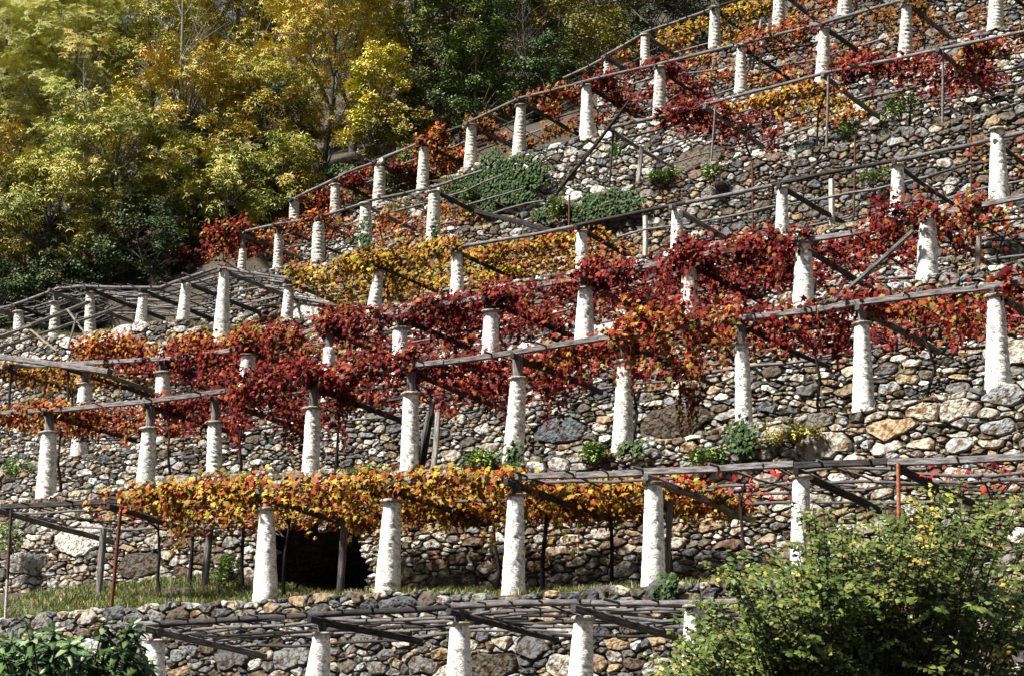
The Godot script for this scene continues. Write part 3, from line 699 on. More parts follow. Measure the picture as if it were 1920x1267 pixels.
func build_wall(r: int) -> void:
	var rn := gen(100 + r)
	var s0 := maxf(left_end(r), s_at(r, -330))
	var s1 := s_at(r, 2200) + .8
	var z0: float = -(N[r] - .45)
	var flat: float = [1, 2.0, 2.6, 2.6, 2.3, 2.0, 2.1, 2.0, 2.0, 1][r]
	var big: float = [1, .68, .47, .43, .45, .48, .48, .5, .6, 1][r]
	var sites := PackedVector2Array()
	var rad := PackedFloat32Array()
	var tint := []
	var grid := {}
	var mix: Array = WALL_MIX[r].split(" ")
	var put := func(p: Vector2, q: float, name_: String) -> void:
		var key := Vector2i(floori(p.x / .3), floori(p.y / .3))
		if not grid.has(key): grid[key] = []
		grid[key].append(sites.size())
		sites.append(p); rad.append(q); tint.append(name_)
	for b in BOULDERS:
		if b[0] == r:
			var p := on(b[1], b[2], N[r] - .45)
			put.call(Vector2(p.x / flat, p.y - wall_bottom(r, p.x)), b[3], b[4])
	var top_most := 0.0
	var s := s0
	while s < s1:
		top_most = maxf(top_most, gh(r, s) - wall_bottom(r, s)); s += .5
	for tier in [[.27, .16, .42], [.2, .5, .8], [.145, .9, 1.2], [.10, 1.3, 2.0], [.07, 1.4, 2.4]]:
		var base: float = tier[0] * big
		var tries := int((s1 - s0) / flat * top_most / (base * base) * tier[1])
		for t in tries:
			var p := Vector2(rn.randf_range(s0, s1) / flat, rn.randf() * top_most)
			var q := base * rn.randf_range(.8, 1.25)
			var sx := p.x * flat
			if p.y > gh(r, sx) - wall_bottom(r, sx) - q * .4: continue
			var free := true
			var reach := int((q + .75) / .3) + 1 if tier[0] > .25 else int((q + .4) / .3) + 1
			var key := Vector2i(floori(p.x / .3), floori(p.y / .3))
			for gx in range(-reach, reach + 1):
				for gy in range(-reach, reach + 1):
					var cell = grid.get(key + Vector2i(gx, gy))
					if cell == null: continue
					for o in cell:
						if sites[o].distance_to(p) < (rad[o] + q) * .84:
							free = false; break
					if not free: break
				if not free: break
			if free: put.call(p, q, mix[rn.randi() % mix.size()])
	var wall := thing("dry_stone_wall", WALL_LABEL[r], "wall", Vector3((s0 + s1) / 2, wall_bottom(r, (s0 + s1) / 2), z0))
	var made := []
	for i in sites.size():
		var p := sites[i]
		var q := rad[i]
		var e := q * 2.4
		var poly := PackedVector2Array([p + Vector2(-e, -e), p + Vector2(e, -e), p + Vector2(e, e), p + Vector2(-e, e)])
		var sx := p.x * flat
		var top := gh(r, sx) - wall_bottom(r, sx) + .03
		poly = clip(poly, Vector2(p.x, top), Vector2(0, 1))
		poly = clip(poly, Vector2(p.x, -.1), Vector2(0, -1))
		poly = clip(poly, Vector2(s0 / flat, p.y), Vector2(-1, 0))
		var reach := int((q * 1.5 + .75) / .3) + 1
		var key := Vector2i(floori(p.x / .3), floori(p.y / .3))
		for ring in range(0, reach + 1):
			for gx in range(-ring, ring + 1):
				for gy in range(-ring, ring + 1):
					if maxi(absi(gx), absi(gy)) != ring: continue
					var cell = grid.get(key + Vector2i(gx, gy))
					if cell == null: continue
					for o in cell:
						if o == i: continue
						var dv := sites[o] - p
						var dl := dv.length()
						if dl > (q + rad[o]) * 2.4: continue
						var off := (dl * dl + q * q - rad[o] * rad[o]) / (2.0 * dl)
						dv /= dl
						poly = clip(poly, p + dv * off, dv)
		if poly.size() < 3: continue
		if r == 2 and in_hollow(p.x * flat, p.y): continue
		var mid := Vector2.ZERO
		for w in poly: mid += w
		mid /= poly.size()
		var area := 0.0
		var cut := PackedVector2Array()
		var gap := rn.randf_range(.006, .015)
		for w in poly.size():
			var u := poly[w] - mid
			var l := u.length()
			u *= maxf(.3, (l - gap) / maxf(l, .001)) * rn.randf_range(.93, 1.0)
			cut.append(Vector2(u.x * flat, u.y) + bent((mid + u) * Vector2(flat, 1)) - bent(mid * Vector2(flat, 1)))
			var u2: Vector2 = (poly[w] + poly[(w + 1) % poly.size()]) * .5 - mid
			if poly[w].distance_to(poly[(w + 1) % poly.size()]) > .12:
				u2 *= maxf(.3, (u2.length() - gap) / maxf(u2.length(), .001)) * rn.randf_range(.95, 1.02)
				cut.append(Vector2(u2.x * flat, u2.y) + bent((mid + u2) * Vector2(flat, 1)) - bent(mid * Vector2(flat, 1)))
		var soft := PackedVector2Array()
		for w in cut.size():
			var u0 := cut[w]
			var u1 := cut[(w + 1) % cut.size()]
			area += absf(u0.cross(u1)) * .5
			var el := u0.distance_to(u1)
			if el < .07: soft.append((u0 + u1) * .5)
			else:
				var f := rn.randf_range(.06, .24)
				soft.append(u0.lerp(u1, f)); soft.append(u0.lerp(u1, 1.0 - f))
		if area < .002 or soft.size() < 3: continue
		var col0: Array = STONE[tint[i]]
		var kk := rn.randf_range(.72, 1.15)
		var warm := rn.randf_range(-.06, .06)
		var col := Color(col0[0] * kk * (1 + warm), col0[1] * kk, col0[2] * kk * (1 - warm))
		var mb := stone_mesh(soft, rn.randf_range(.025, .075) + q * .10, col, rn)
		mid += bent(mid * Vector2(flat, 1)) / Vector2(flat, 1)
		var cx := mid.x * flat
		var at := Vector3(cx, wall_bottom(r, cx) + mid.y, z0 - .05 * mid.y)
		var px := pix(at)
		var show := area * pow(F / px.z, 2)
		if px.x < -20 or px.x > 1940 or px.y < -15 or px.y > 1285: show *= .001
		made.append([show, mb, at - wall.position])
	made.sort_custom(func(a_, b_): return a_[0] > b_[0])
	var rest := MB.new()
	for i in made.size():
		if i < 300 and made[i][0] > 60.0: part("stone", made[i][1].mesh(), M.stone, wall, made[i][2])
		else: rest.join(made[i][1], made[i][2])
	part("small_stones", rest.mesh(), M.stone, wall, Vector3.ZERO, "stuff")
	print("wall ", r, " stones ", made.size(), " height ", top_most)

# ---------------------------------------------------------------- land
func build_land() -> void:
	var ss := []
	var s := -330.0
	while s < 260.0:
		ss.append(s)
		s += .6 if s > -80.0 and s < 10.0 else 10.0
	var m := MB.new()
	var cols := [[-120.0, -1, 0], [-30.0, -1, 0], [-10.0, -1, 0], [5.0, -1, 0], [15.0, -1, 0], [22.0, -1, 0], [25.0, -1, 0], [27.0, -1, 0], [28.5, -1, 1]]
	for r in range(1, 10):
		cols.append([N[r] - .42, r, 0]); cols.append([N[r] - .42, r, 1]); cols.append([N[r] + .6, r, 2]); cols.append([(N[r] + (N[r + 1] if r < 9 else 74.0)) * .5, r, 3])
	for q in [76.0, 80.0, 85.0, 91.0, 98.0, 106.0, 116.0, 130.0, 160.0, 210.0, 300.0]: cols.append([q, -1, 0])
	var pts := []
	for c in cols:
		var row := PackedVector3Array()
		for x in ss:
			var n: float = c[0]
			var y := 0.0
			if c[1] < 0:
				y = gh(0, x) if c[2] == 1 else land(x, n, -1, false)
				if n < 22.0 and c[2] == 0: y = wild(n)
			elif c[2] == 0:
				y = land(x, n, c[1], false) if c[1] > 1 else gh(0, x) + .1
				if c[1] == 2: n += 4.2 * (1.0 - smoothstep(.75, 1.1, absf((x - s_at(2, 622)) / (s_at(2, 716) - s_at(2, 622)))))
			else:
				y = land(x, n, c[1], true)
				if c[2] == 3:
					var w := smoothstep(left_end(c[1]) - 1.5, left_end(c[1]) + .3, x)
					y = lerpf(y, gh(c[1], x) + back_rise(c[1], x) * .55, w) + nz2.get_noise_2d(x * 8.0, n * 8.0) * .08
				if c[2] == 1: n += .05 * maxf(0.0, gh(c[1], x) - wall_bottom(c[1], x))
			row.append(Vector3(x, y, -n))
		pts.append(row)
	for i in pts.size():
		for j in ss.size():
			var a: Vector3 = pts[maxi(i - 1, 0)][j]
			var b: Vector3 = pts[mini(i + 1, pts.size() - 1)][j]
			var t := (b - a)
			var nor := Vector3(0, -t.z, t.y).normalized() if t.length() > .01 else Vector3.UP
			if cols[i][1] == -1 and nor.y < 0: nor = Vector3.UP
			m.p(pts[i][j], nor)
	var w := ss.size()
	for i in pts.size() - 1:
		for j in w - 1: m.quad(i * w + j, i * w + j + 1, (i + 1) * w + j + 1, (i + 1) * w + j)
	tag(part("ground", m.mesh(), M.soil, self), "terraced hillside of dark earth with the valley floor below", "ground", "", "structure")

# ---------------------------------------------------------------- pillars
func build_pillar(d: Array, i: int) -> void:
	var r := gen(400 + i)
	var n: float = N[d[0]]
	var top := on(d[1], d[2], n)
	var foot := on(d[4], d[5], n)
	var rt: float = d[3] * .5 * pix(top).z / F
	var rb: float = d[6] * .535 * pix(foot).z / F
	var floor_ := gh(d[0], foot.x) - .12
	if d[0] == 0: floor_ = gh(0, foot.x) - .1
	var hgt := top.y - foot.y
	if floor_ < foot.y:
		var k := (top.y - floor_) / hgt
		foot = top.lerp(foot, k)
		rb = lerpf(rt, rb, k)
		hgt = top.y - foot.y
	var o := thing("stone_pillar", d[9], "pillar", foot, "stone pillars of the terraces")
	var style: int = d[8]
	var m := MB.new()
	var rings := 46
	var seg := 22
	var lean := top - foot
	var wear := FastNoiseLite.new()
	wear.seed = 70 + i
	wear.frequency = 1.0
	wear.fractal_octaves = 3
	var course := r.randf_range(.10, .14)
	var rows := []
	for j in rings + 1:
		var t := float(j) / rings
		var y := t * hgt
		var ring := []
		var lay := absf(fposmod(y / course + .1 * sin(y * 5.0), 1.0) - .5) * 2.0
		for k in seg + 1:
			var a := TAU * (k % seg) / seg
			var dir := Vector3(cos(a), 0, sin(a))
			var q := Vector3(dir.x * .8, y * 1.5, dir.z * .8)
			var wv := wear.get_noise_3d(q.x * 2.2, q.y * 1.6, q.z * 2.2)
			var fine := wear.get_noise_3d(q.x * 9 + 30, q.y * 9, q.z * 9)
			var rad := lerpf(rb, rt, pow(t, .92)) * (1.0 + .07 * wv)
			var bare := 0.0
			var col := Color(.90, .89, .87)
			if style == 0: bare = smoothstep(.30, .45, wv + .30 * (1.0 - smoothstep(.04, .22, t)) + .1 * fine)
			elif style == 1: bare = .75
			else: bare = smoothstep(-.05, .35, wv + .35 * fine)
			var st := Color(.56, .51, .42) if style != 1 else Color(.50, .46, .385)
			st = st * (.8 + .5 * wear.get_noise_3d(q.x * 3 + 90, floor(y / course) * 3.7, q.z * 3) + .2)
			if style == 0: st = Color(.62, .54, .42) * (1.0 + .5 * fine)
			col = col.lerp(st, clampf(bare, 0, 1) * (.8 if style == 0 else .85 if style == 1 else .5))
			col = col * (1.0 - .26 * smoothstep(.0, .4, wear.get_noise_3d(q.x * 1.5 + 40, q.y * .7, q.z * 1.5 + 9)))
			if t < .1: col = col.lerp(Color(.36, .31, .23), clampf((.1 - t) * 7.0 + fine * .5, 0.0, .7))
			rad -= bare * (.022 * smoothstep(.55, 1.0, lay) + .012 * maxf(0.0, fine + .1)) * (1.3 if style == 1 else 1.0)
			rad += fine * .006
			if fine < (-.34 if style == 0 else -.26): rad -= .012; col = col * .42
			if j == rings: rad *= .93
			var nor := Vector3(dir.x, (rb - rt) / hgt, dir.z).normalized()
			ring.append(m.p(lean * t + dir * rad, nor, col))
		rows.append(ring)
	for j in rings + 1:
		for k in seg + 1:
			var up: Vector3 = m.v[rows[mini(j + 1, rings)][k]] - m.v[rows[maxi(j - 1, 0)][k]]
			var sd: Vector3 = m.v[rows[j][(k + 1) % seg]] - m.v[rows[j][(k - 1 + seg) % seg]]
			var nn := up.cross(sd)
			if nn.dot(m.n[rows[j][k]]) < 0: nn = -nn
			m.n[rows[j][k]] = nn.normalized()
		if j:
			for k in seg: m.quad(rows[j - 1][k], rows[j - 1][k + 1], rows[j][k + 1], rows[j][k])
	var c := m.p(lean, Vector3.UP, Color(.5, .48, .43))
	for k in seg: m.tri(c, m.p(m.v[rows[rings][k]], Vector3.UP, Color(.5, .48, .43)), m.p(m.v[rows[rings][k + 1]], Vector3.UP, Color(.5, .48, .43)))
	part("shaft", m.mesh(), M.plaster, o)
	var y0 := hgt
	if d[7]:
		var th := r.randf_range(.055, .09)
		var cm := MB.new()
		var prof := [[.0, -.0], [1.22, .0], [1.36, .35], [1.34, .7], [1.1, 1.0], [.0, 1.12]]
		var prev := []
		var cs := 15
		var jit := []
		for k in cs: jit.append(r.randf_range(.86, 1.12))
		var ccol := Color(.40, .37, .31) * r.randf_range(.75, 1.2)
		for pnt in prof:
			var ring := []
			for k in cs + 1:
				var a := TAU * (k % cs) / cs
				ring.append(cm.p(Vector3(cos(a) * pnt[0] * rt * jit[k % cs], pnt[1] * th, sin(a) * pnt[0] * rt * jit[k % cs]), Vector3(cos(a) * pnt[0], (pnt[1] - .5) * 2.4, sin(a) * pnt[0]).normalized(), ccol))
			if prev.size():
				for k in cs: cm.quad(prev[k], prev[k + 1], ring[k + 1], ring[k])
			prev = ring
		part("cap_slab", cm.mesh(), M.stone, o, lean + Vector3(0, .0, 0))
		y0 += th
	if d[0] < rail_pts.size():
		var gap := rh(d[0], top.x) - .16 - (foot.y + y0)
		if gap > .1 and gap < 1.3:
			var pm := MB.new()
			var w := rt * r.randf_range(.85, 1.1)
			timber(pm, Vector3(lean.x, y0 - .01, lean.z), Vector3(lean.x + r.randf_range(-.03, .03), y0 + gap + .02, lean.z), w, w * .9, Color(.34, .33, .33) * (1.0 if gap > .25 else .45), r)
			part("wooden_post", pm.mesh(), M.wood, o)

# ---------------------------------------------------------------- pergolas
func at_roof(r: int, s: float, u: float, lift := 0.0) -> Vector3:
	return Vector3(s, rh(r, s) - .11 * maxf(u, 0.0) + lift, -(N[r] + u))

func build_pergola(r: int, x0: float, x1: float, depth: float, longs: int, cross_gap: float, rail_w: float, squared: bool, extra: Array, label: String) -> void:
	var rn := gen(700 + r * 10 + int(x0 * .01))
	var sa := s_at(r, x0)
	var sb := s_at(r, x1)
	var o := thing("vine_pergola", label, "pergola", at_roof(r, (sa + sb) * .5, 0), "pergolas of poles over the terraces")
	var b := o.position
	# front rail, in lengths that overlap
	var cuts := [sa]
	for q in rail_pts[r]:
		if q.x > sa + .5 and q.x < sb - .5: cuts.append(q.x)
	cuts.append(sb)
	for i in cuts.size() - 1:
		var m := MB.new()
		var p0 := Vector3(cuts[i] - .12, rh(r, cuts[i]), -N[r] + .02 * (i % 2)) - b
		var p1 := Vector3(cuts[i + 1] + .12, rh(r, cuts[i + 1]), -N[r] + .02 * (i % 2)) - b
		if squared: timber(m, p0, p1, rail_w * .8, rail_w, wood_tone(rn, .12), rn)
		else: pole(m, p0, p1, rail_w * .55, rail_w * .5, wood_tone(rn, .25), rn, .03)
		part("front_rail", m.mesh(), M.wood, o)
	var beams := []
	for d in PILLARS:
		if d[0] == r:
			var p := on(d[1], d[2], N[r])
			if p.x > sa - .5 and p.x < sb + .5: beams.append(p.x)
	for x in extra: beams.append(s_at(r, x))
	beams.sort()
	for s in beams:
		var m := MB.new()
		var drop := rail_w * .5 + .055
		var d2 := depth * rn.randf_range(.92, 1.05)
		var a := at_roof(r, s, -rn.randf_range(.15, .35), -drop) - b
		var e := at_roof(r, s + rn.randf_range(-.12, .12), d2, -drop - rn.randf_range(0, .12)) - b
		e.y = minf(e.y, a.y - .11 * d2)
		if rn.randf() < .7: timber(m, a, e, .11, .13, wood_tone(rn, .6), rn)
		else: pole(m, a, e, .065, .055, wood_tone(rn, .6), rn, .05)
		part("cross_beam", m.mesh(), M.wood, o)
	var all := [sa] + beams + [sb]
	for k in longs:
		var u := depth * (k + 1.0) / longs - .15
		for i in all.size() - 1:
			if all[i + 1] - all[i] < .4: continue
			if rn.randf() < .12 and k < longs - 1: continue
			var m := MB.new()
			var uu := u + rn.randf_range(-.12, .12)
			var a := at_roof(r, all[i] - rn.randf_range(.1, .5), uu, rn.randf_range(-.03, .03)) - b
			var e := at_roof(r, all[i + 1] + rn.randf_range(.1, .5), uu + rn.randf_range(-.2, .2), rn.randf_range(-.03, .03)) - b
			pole(m, a, e, rn.randf_range(.03, .045), rn.randf_range(.02, .035), wood_tone(rn, .3), rn, .11, 6)
			part("long_pole", m.mesh(), M.wood, o)
	if cross_gap > 0:
		var s := sa + .3
		while s < sb:
			var m := MB.new()
			var a := at_roof(r, s, -rn.randf_range(.1, .45), .05) - b
			var e := at_roof(r, s + rn.randf_range(-.35, .35), depth * rn.randf_range(.7, 1.0), .07) - b
			pole(m, a, e, rn.randf_range(.02, .034), rn.randf_range(.014, .024), wood_tone(rn, .35), rn, .09, 5)
			part("lath", m.mesh(), M.wood, o)
			s += cross_gap * rn.randf_range(.6, 1.4)

# ---------------------------------------------------------------- vines
func leaf_basis(nor: Vector3, tip: Vector3, size: float) -> Basis:
	var z := nor.normalized()
	var y := -(tip - z * tip.dot(z))
	if y.length() < .05: y = z.cross(Vector3.RIGHT)
	y = y.normalized()
	return Basis(y.cross(z), y, z) * size

func build_vine(d: Array, i: int) -> void:
	var r := gen(2000 + i)
	var row: int = d[0]
	var sa := s_at(row, d[1])
	var sb := s_at(row, d[2])
	var wid := sb - sa
	var u0: float = d[8]
	var u1: float = d[9]
	var sm := (sa + sb) * .5 + r.randf_range(-.3, .3) * wid
	var un := clampf(1.6 + r.randf(), u0, u1)
	var foot := Vector3(sm, ground_at(sm, N[row] + un) - .05, -(N[row] + un))
	var o := thing("grapevine", d[10], "grapevine", foot, "grapevines trained over the pergolas")
	var st := MB.new()
	var head := at_roof(row, sm + r.randf_range(-.25, .25), un, -.05) - foot
	var bark := Color(.10, .075, .06)
	var mid := head * .55 + Vector3(r.randf_range(-.15, .15), 0, r.randf_range(-.1, .1))
	tube(st, [Vector3.ZERO, head * .25 + Vector3(r.randf_range(-.12, .12), 0, r.randf_range(-.08, .08)), mid, head], [.055, .042, .036, .026], 6, bark, .15, r)
	for k in 3:
		var e := at_roof(row, lerpf(sa, sb, r.randf()), lerpf(u0, u1, r.randf()), .02) - foot
		tube(st, [mid, mid.lerp(head, .7), head.lerp(e, .4) + Vector3(0, .06, 0), e], [.026, .022, .016, .009], 5, bark, .15, r)
	var where := []
	var tint := PackedColorArray()
	var area := wid * (u1 - u0)
	var total := int(area * d[4] * (1.45 if d[4] < 250 else 1.7) * (1.7 if row >= 5 else 1.0))
	var up: float = d[5]
	var shoots := MB.new()
	var size0: float = .128
	for k in total:
		var s := lerpf(sa - .2, sb + .2, r.randf())
		var u := lerpf(u0, u1, r.randf())
		if r.randf() < .3: u = u0 + (u1 - u0) * r.randf() * .25
		if d[4] > 250 and u < 2.0 and r.randf() < (.72 if row == 1 else .3): continue
		var lump := nz2.get_noise_3d(s * 7.0, u * 7.0, i * 13.0)
		var lump2 := nz2.get_noise_3d(s * 22.0, u * 22.0, i * 13.0 + 50.0)
		if lump * 1.2 + .6 * lump2 < r.randf_range(-.55, .15) - (.35 if d[4] > 250 else 0.0) and d[4] > 40: continue
		if row >= 5 and lump * 1.4 + .6 * lump2 < -.03: continue
		var y := (up if up < .0 else 0.0) + absf(up) * (lump * 1.0 + .25) + r.randfn(0.0, .09 + absf(up) * .3)
		var p := at_roof(row, s, u, y + (.85 if "vine roof spread" in d[10] else 0.0))
		var nor := Vector3(r.randfn(0, .5), .55 + r.randfn(0, .4), .65 + r.randfn(0, .45))
		var tip := Vector3(r.randfn(0, .5), -.7, .35)
		where.append(Transform3D(leaf_basis(nor, tip, size0 * (.8 if d[3] == "scarlet" else 1.0) * r.randf_range(.6, 1.3)), p - foot))
		tint.append(pick(d[3], r) * (1.0 + .8 * nz2.get_noise_3d(s * 14.0, y * 20.0, u * 14.0 + i)))
	var strands := int(wid * d[7] + .5)
	var heaps := []
	for k in maxi(1, int(wid * .8)): heaps.append([lerpf(sa, sb, r.randf()), lerpf(u0, u1, pow(r.randf(), 2.0)), r.randf_range(.35, 1.5)])
	for k in strands:
		var s := lerpf(sa, sb, r.randf())
		var u := lerpf(u0, u1, pow(r.randf(), 1.8))
		var len_: float = d[6] * (.2 + .6 * pow(r.randf(), 1.6))
		if r.randf() < .65:
			var h: Array = heaps[r.randi() % heaps.size()]
			s = h[0] + r.randfn(0, .17)
			u = maxf(h[1] + r.randfn(0, .2), u0)
			len_ = d[6] * h[2] * r.randf_range(.45, 1.05)
		var p := at_roof(row, s, u, 0)
		var sway := Vector3(r.randfn(0, .12), -1, r.randfn(0, .08))
		var count := int(len_ / .042)
		var lean := r.randf() * TAU
		for q in count:
			var t := float(q) / count
			var at := p + sway * len_ * t + Vector3(cos(lean + t * 5.0), 0, sin(lean + t * 5.0)) * .05 + Vector3(r.randfn(0, .09), r.randfn(0, .04), r.randfn(0, .07)) * (1.15 - t * .8)
			var nor := Vector3(r.randfn(0, .5), .25 + r.randfn(0, .3), .8)
			where.append(Transform3D(leaf_basis(nor, Vector3(r.randfn(0, .35), -1, .2), size0 * r.randf_range(.6, 1.2) * (1.05 - .4 * t)), at - foot))
			tint.append(pick(d[3], r))
		tube(shoots, [p - foot, p + sway * len_ * .5 - foot + Vector3(.03, 0, .02), p + sway * len_ * 1.05 - foot], [.006, .005, .003], 4, Color(.25, .12, .07))
	for k in int(wid * 1.5):
		var s := lerpf(sa, sb, r.randf())
		var p := at_roof(row, s, lerpf(u0, u0 + 1.2, r.randf()), .05)
		var q := p + Vector3(r.randfn(0, .4), r.randf_range(.05, .4), r.randf_range(0, .3))
		tube(shoots, [p - foot, (p + q) * .5 - foot + Vector3(0, .05, 0), q - foot], [.007, .005, .003], 4, Color(.25, .12, .07))
	part("stem", st.mesh(), M.bark, o)
	if shoots.ix.size(): part("shoots", shoots.mesh(), M.bark, o, Vector3.ZERO, "stuff")
	if where.size(): many("foliage", L.vine, M.vine_leaf, o, where, tint)

# ---------------------------------------------------------------- trees
func build_tree(d: Array, i: int) -> void:
	var r := gen(3000 + i)
	var t: float = d[1]
	var dir := ray(d[0], 400)
	var p := EYE + dir * t
	var hgt: float = d[2]
	var rad: float = d[3]
	var foot := Vector3(p.x, ground_at(p.x, -p.z) - .15, p.z)
	var word: String = {"long": "chestnut_tree", "fern": "ash_tree", "broad": "broadleaf_tree"}[d[5]]
	var o := thing(word, d[8], "tree", foot, "trees of the wood behind the terraces")
	var tm := MB.new()
	var bark := Color(.22, .20, .17) * r.randf_range(.6, 1.3)
	var trunk := []
	var tr := []
	var bendx := r.randfn(0, .3)
	var bendz := r.randfn(0, .3)
	for k in 7:
		var q := k / 6.0
		trunk.append(Vector3(bendx * sin(q * 2.6) + r.randfn(0, .05), hgt * .9 * q, bendz * sin(q * 2.2)))
		tr.append(lerpf(.14, .015, pow(q, .8)) * (hgt / 9.0))
	tube(tm, trunk, tr, 7, bark, .08, r)
	var lowest: float = d[4]
	var clumps := []
	for k in int(d[7]):
		# spread over an uneven crown: golden angle round the trunk, denser outside
		var q := (k + .5) / float(d[7])
		var y := lerpf(lowest, 1.0, pow(q, .85))
		var swell := sin(PI * clampf((y - lowest * .55) / (1.06 - lowest * .55), 0.0, 1.0))
		var a := k * 2.39996 + r.randf_range(-.4, .4)
		var rr := rad * pow(swell, .7) * r.randf_range(.45, 1.12)
		var axis: Vector3 = trunk[clampi(int(y * 6.6), 0, 6)]
		clumps.append(Vector3(axis.x + cos(a) * rr, y * hgt + r.randf_range(-.3, .3), axis.z + sin(a) * rr))
	for cpos in clumps:
		if r.randf() < .6:
			var base: Vector3 = trunk[clampi(int(cpos.y / hgt * 6.0) - 1, 0, 5)]
			tube(tm, [base, base.lerp(cpos, .5) + Vector3(0, r.randf_range(-.1, .25), 0), cpos + Vector3(0, -.05, 0)], [.045 * hgt / 9.0, .028, .008], 5, bark * 1.1, .1, r)
	part("trunk", tm.mesh(), M.bark, o)
	var where := []
	var tint := PackedColorArray()
	var pal: String = d[6]
	var kind: String = d[5]
	var per: int = {"long": 92, "fern": 120, "broad": 92}[kind]
	for cpos in clumps:
		var cr := r.randf_range(.5, 1.05) * rad * .26
		var own := pick(pal, r)
		var out_ := Vector3(cpos.x, 0, cpos.z).normalized()
		for k in int(per * clampf(cr / .9, .6, 1.4)):
			var v := Vector3(r.randfn(0, .55), r.randfn(0, .40), r.randfn(0, .55)) * cr
			v.y -= (v.x * v.x + v.z * v.z) * .25
			var b := Basis(Vector3.UP, r.randf() * TAU) * Basis(Vector3.RIGHT, r.randfn(0, .45))
			b = Basis(Vector3(out_.z, 0, -out_.x) if out_.length() > .1 else Vector3.RIGHT, r.randf_range(.0, .7)) * b
			where.append(Transform3D(b.scaled(Vector3.ONE * r.randf_range(.6, 1.05) * (.75 if kind == "fern" else 1.0)), cpos + v))
			tint.append(own.lerp(pick(pal, r), .55))
	many("crown", L[kind], M.tree_leaf, o, where, tint)

func build_bare(d: Array, i: int) -> void:
	var r := gen(3600 + i)
	var p := EYE + ray(d[0], 400) * float(d[1])
	var foot := Vector3(p.x, ground_at(p.x, -p.z) - .15, p.z)
	var o := thing("bare_tree", d[3], "tree", foot)
	var m := MB.new()
	var bm := MB.new()
	var bark := Color(.50, .48, .44) if i < 2 else Color(.2, .18, .16)
	var stack := []
	var hgt: float = d[2]
	var main := []
	var rr := []
	for k in 8:
		var q := k / 7.0
		main.append(Vector3(sin(q * 3.0 + i) * .35, q * hgt, cos(q * 2.0) * .2)); rr.append(lerpf(.11, .012, q) * hgt / 11.0)
	tube(m, main, rr, 6, bark, .05, r)
	for k in 26:
		var q := r.randf_range(.3, .95)
		var b: Vector3 = main[int(q * 7.0)]
		var a := r.randf() * TAU
		var e := b + Vector3(cos(a) * .9, r.randf_range(.8, 1.8), sin(a) * .9) * (1.2 - q) * hgt * .16
		tube(bm, [b, b.lerp(e, .5) + Vector3(0, -.06, 0), e], [.028, .018, .006], 5, bark, .1, r)
		for z in 3:
			var e2 := e + Vector3(r.randfn(0, .4), r.randf_range(.1, .7), r.randfn(0, .4))
			var mid := b.lerp(e, r.randf_range(.4, .9))
			tube(bm, [mid, mid.lerp(e2, .6), e2], [.012, .008, .004], 4, bark, .1, r)
	part("trunk", m.mesh(), M.bark, o)
	part("branches", bm.mesh(), M.bark, o)

# ---------------------------------------------------------------- bushes in front
func sow_leaves(o: Node3D, mesh: Mesh, mt: Material, where: Array, tint: Array, called: String, rest_called: String) -> void:
	# the 300 that show largest are leaves of their own
	var order := []
	for k in where.size():
		var px := pix(o.position + where[k].origin)
		var sc: float = where[k].basis.z.length() * F / px.z * clampf(absf(where[k].basis.z.normalized().dot((EYE - o.position - where[k].origin).normalized())), .1, 1.0)
		if px.x < 5 or px.x > 1915 or px.y < 5 or px.y > 1262: sc *= .01
		order.append([sc - where[k].origin.z * -2.0, k])
	order.sort_custom(func(a, b): return a[0] > b[0])
	var tones := {}
	var rest := []
	var rest_tint := PackedColorArray()
	for j in order.size():
		var k: int = order[j][1]
		if j < 300:
			var c: Color = tint[k]
			var key := Vector3i(int(c.r * 30), int(c.g * 30), int(c.b * 30))
			if not tones.has(key):
				var m: StandardMaterial3D = mt.duplicate()
				m.vertex_color_use_as_albedo = false
				m.albedo_color = c.linear_to_srgb()
				tones[key] = m
			var leaf := part(called, mesh, tones[key], o)
			leaf.transform = where[k]
		else:
			rest.append(where[k]); rest_tint.append(tint[k])
	if rest.size(): many(rest_called, mesh, mt, o, rest, rest_tint)

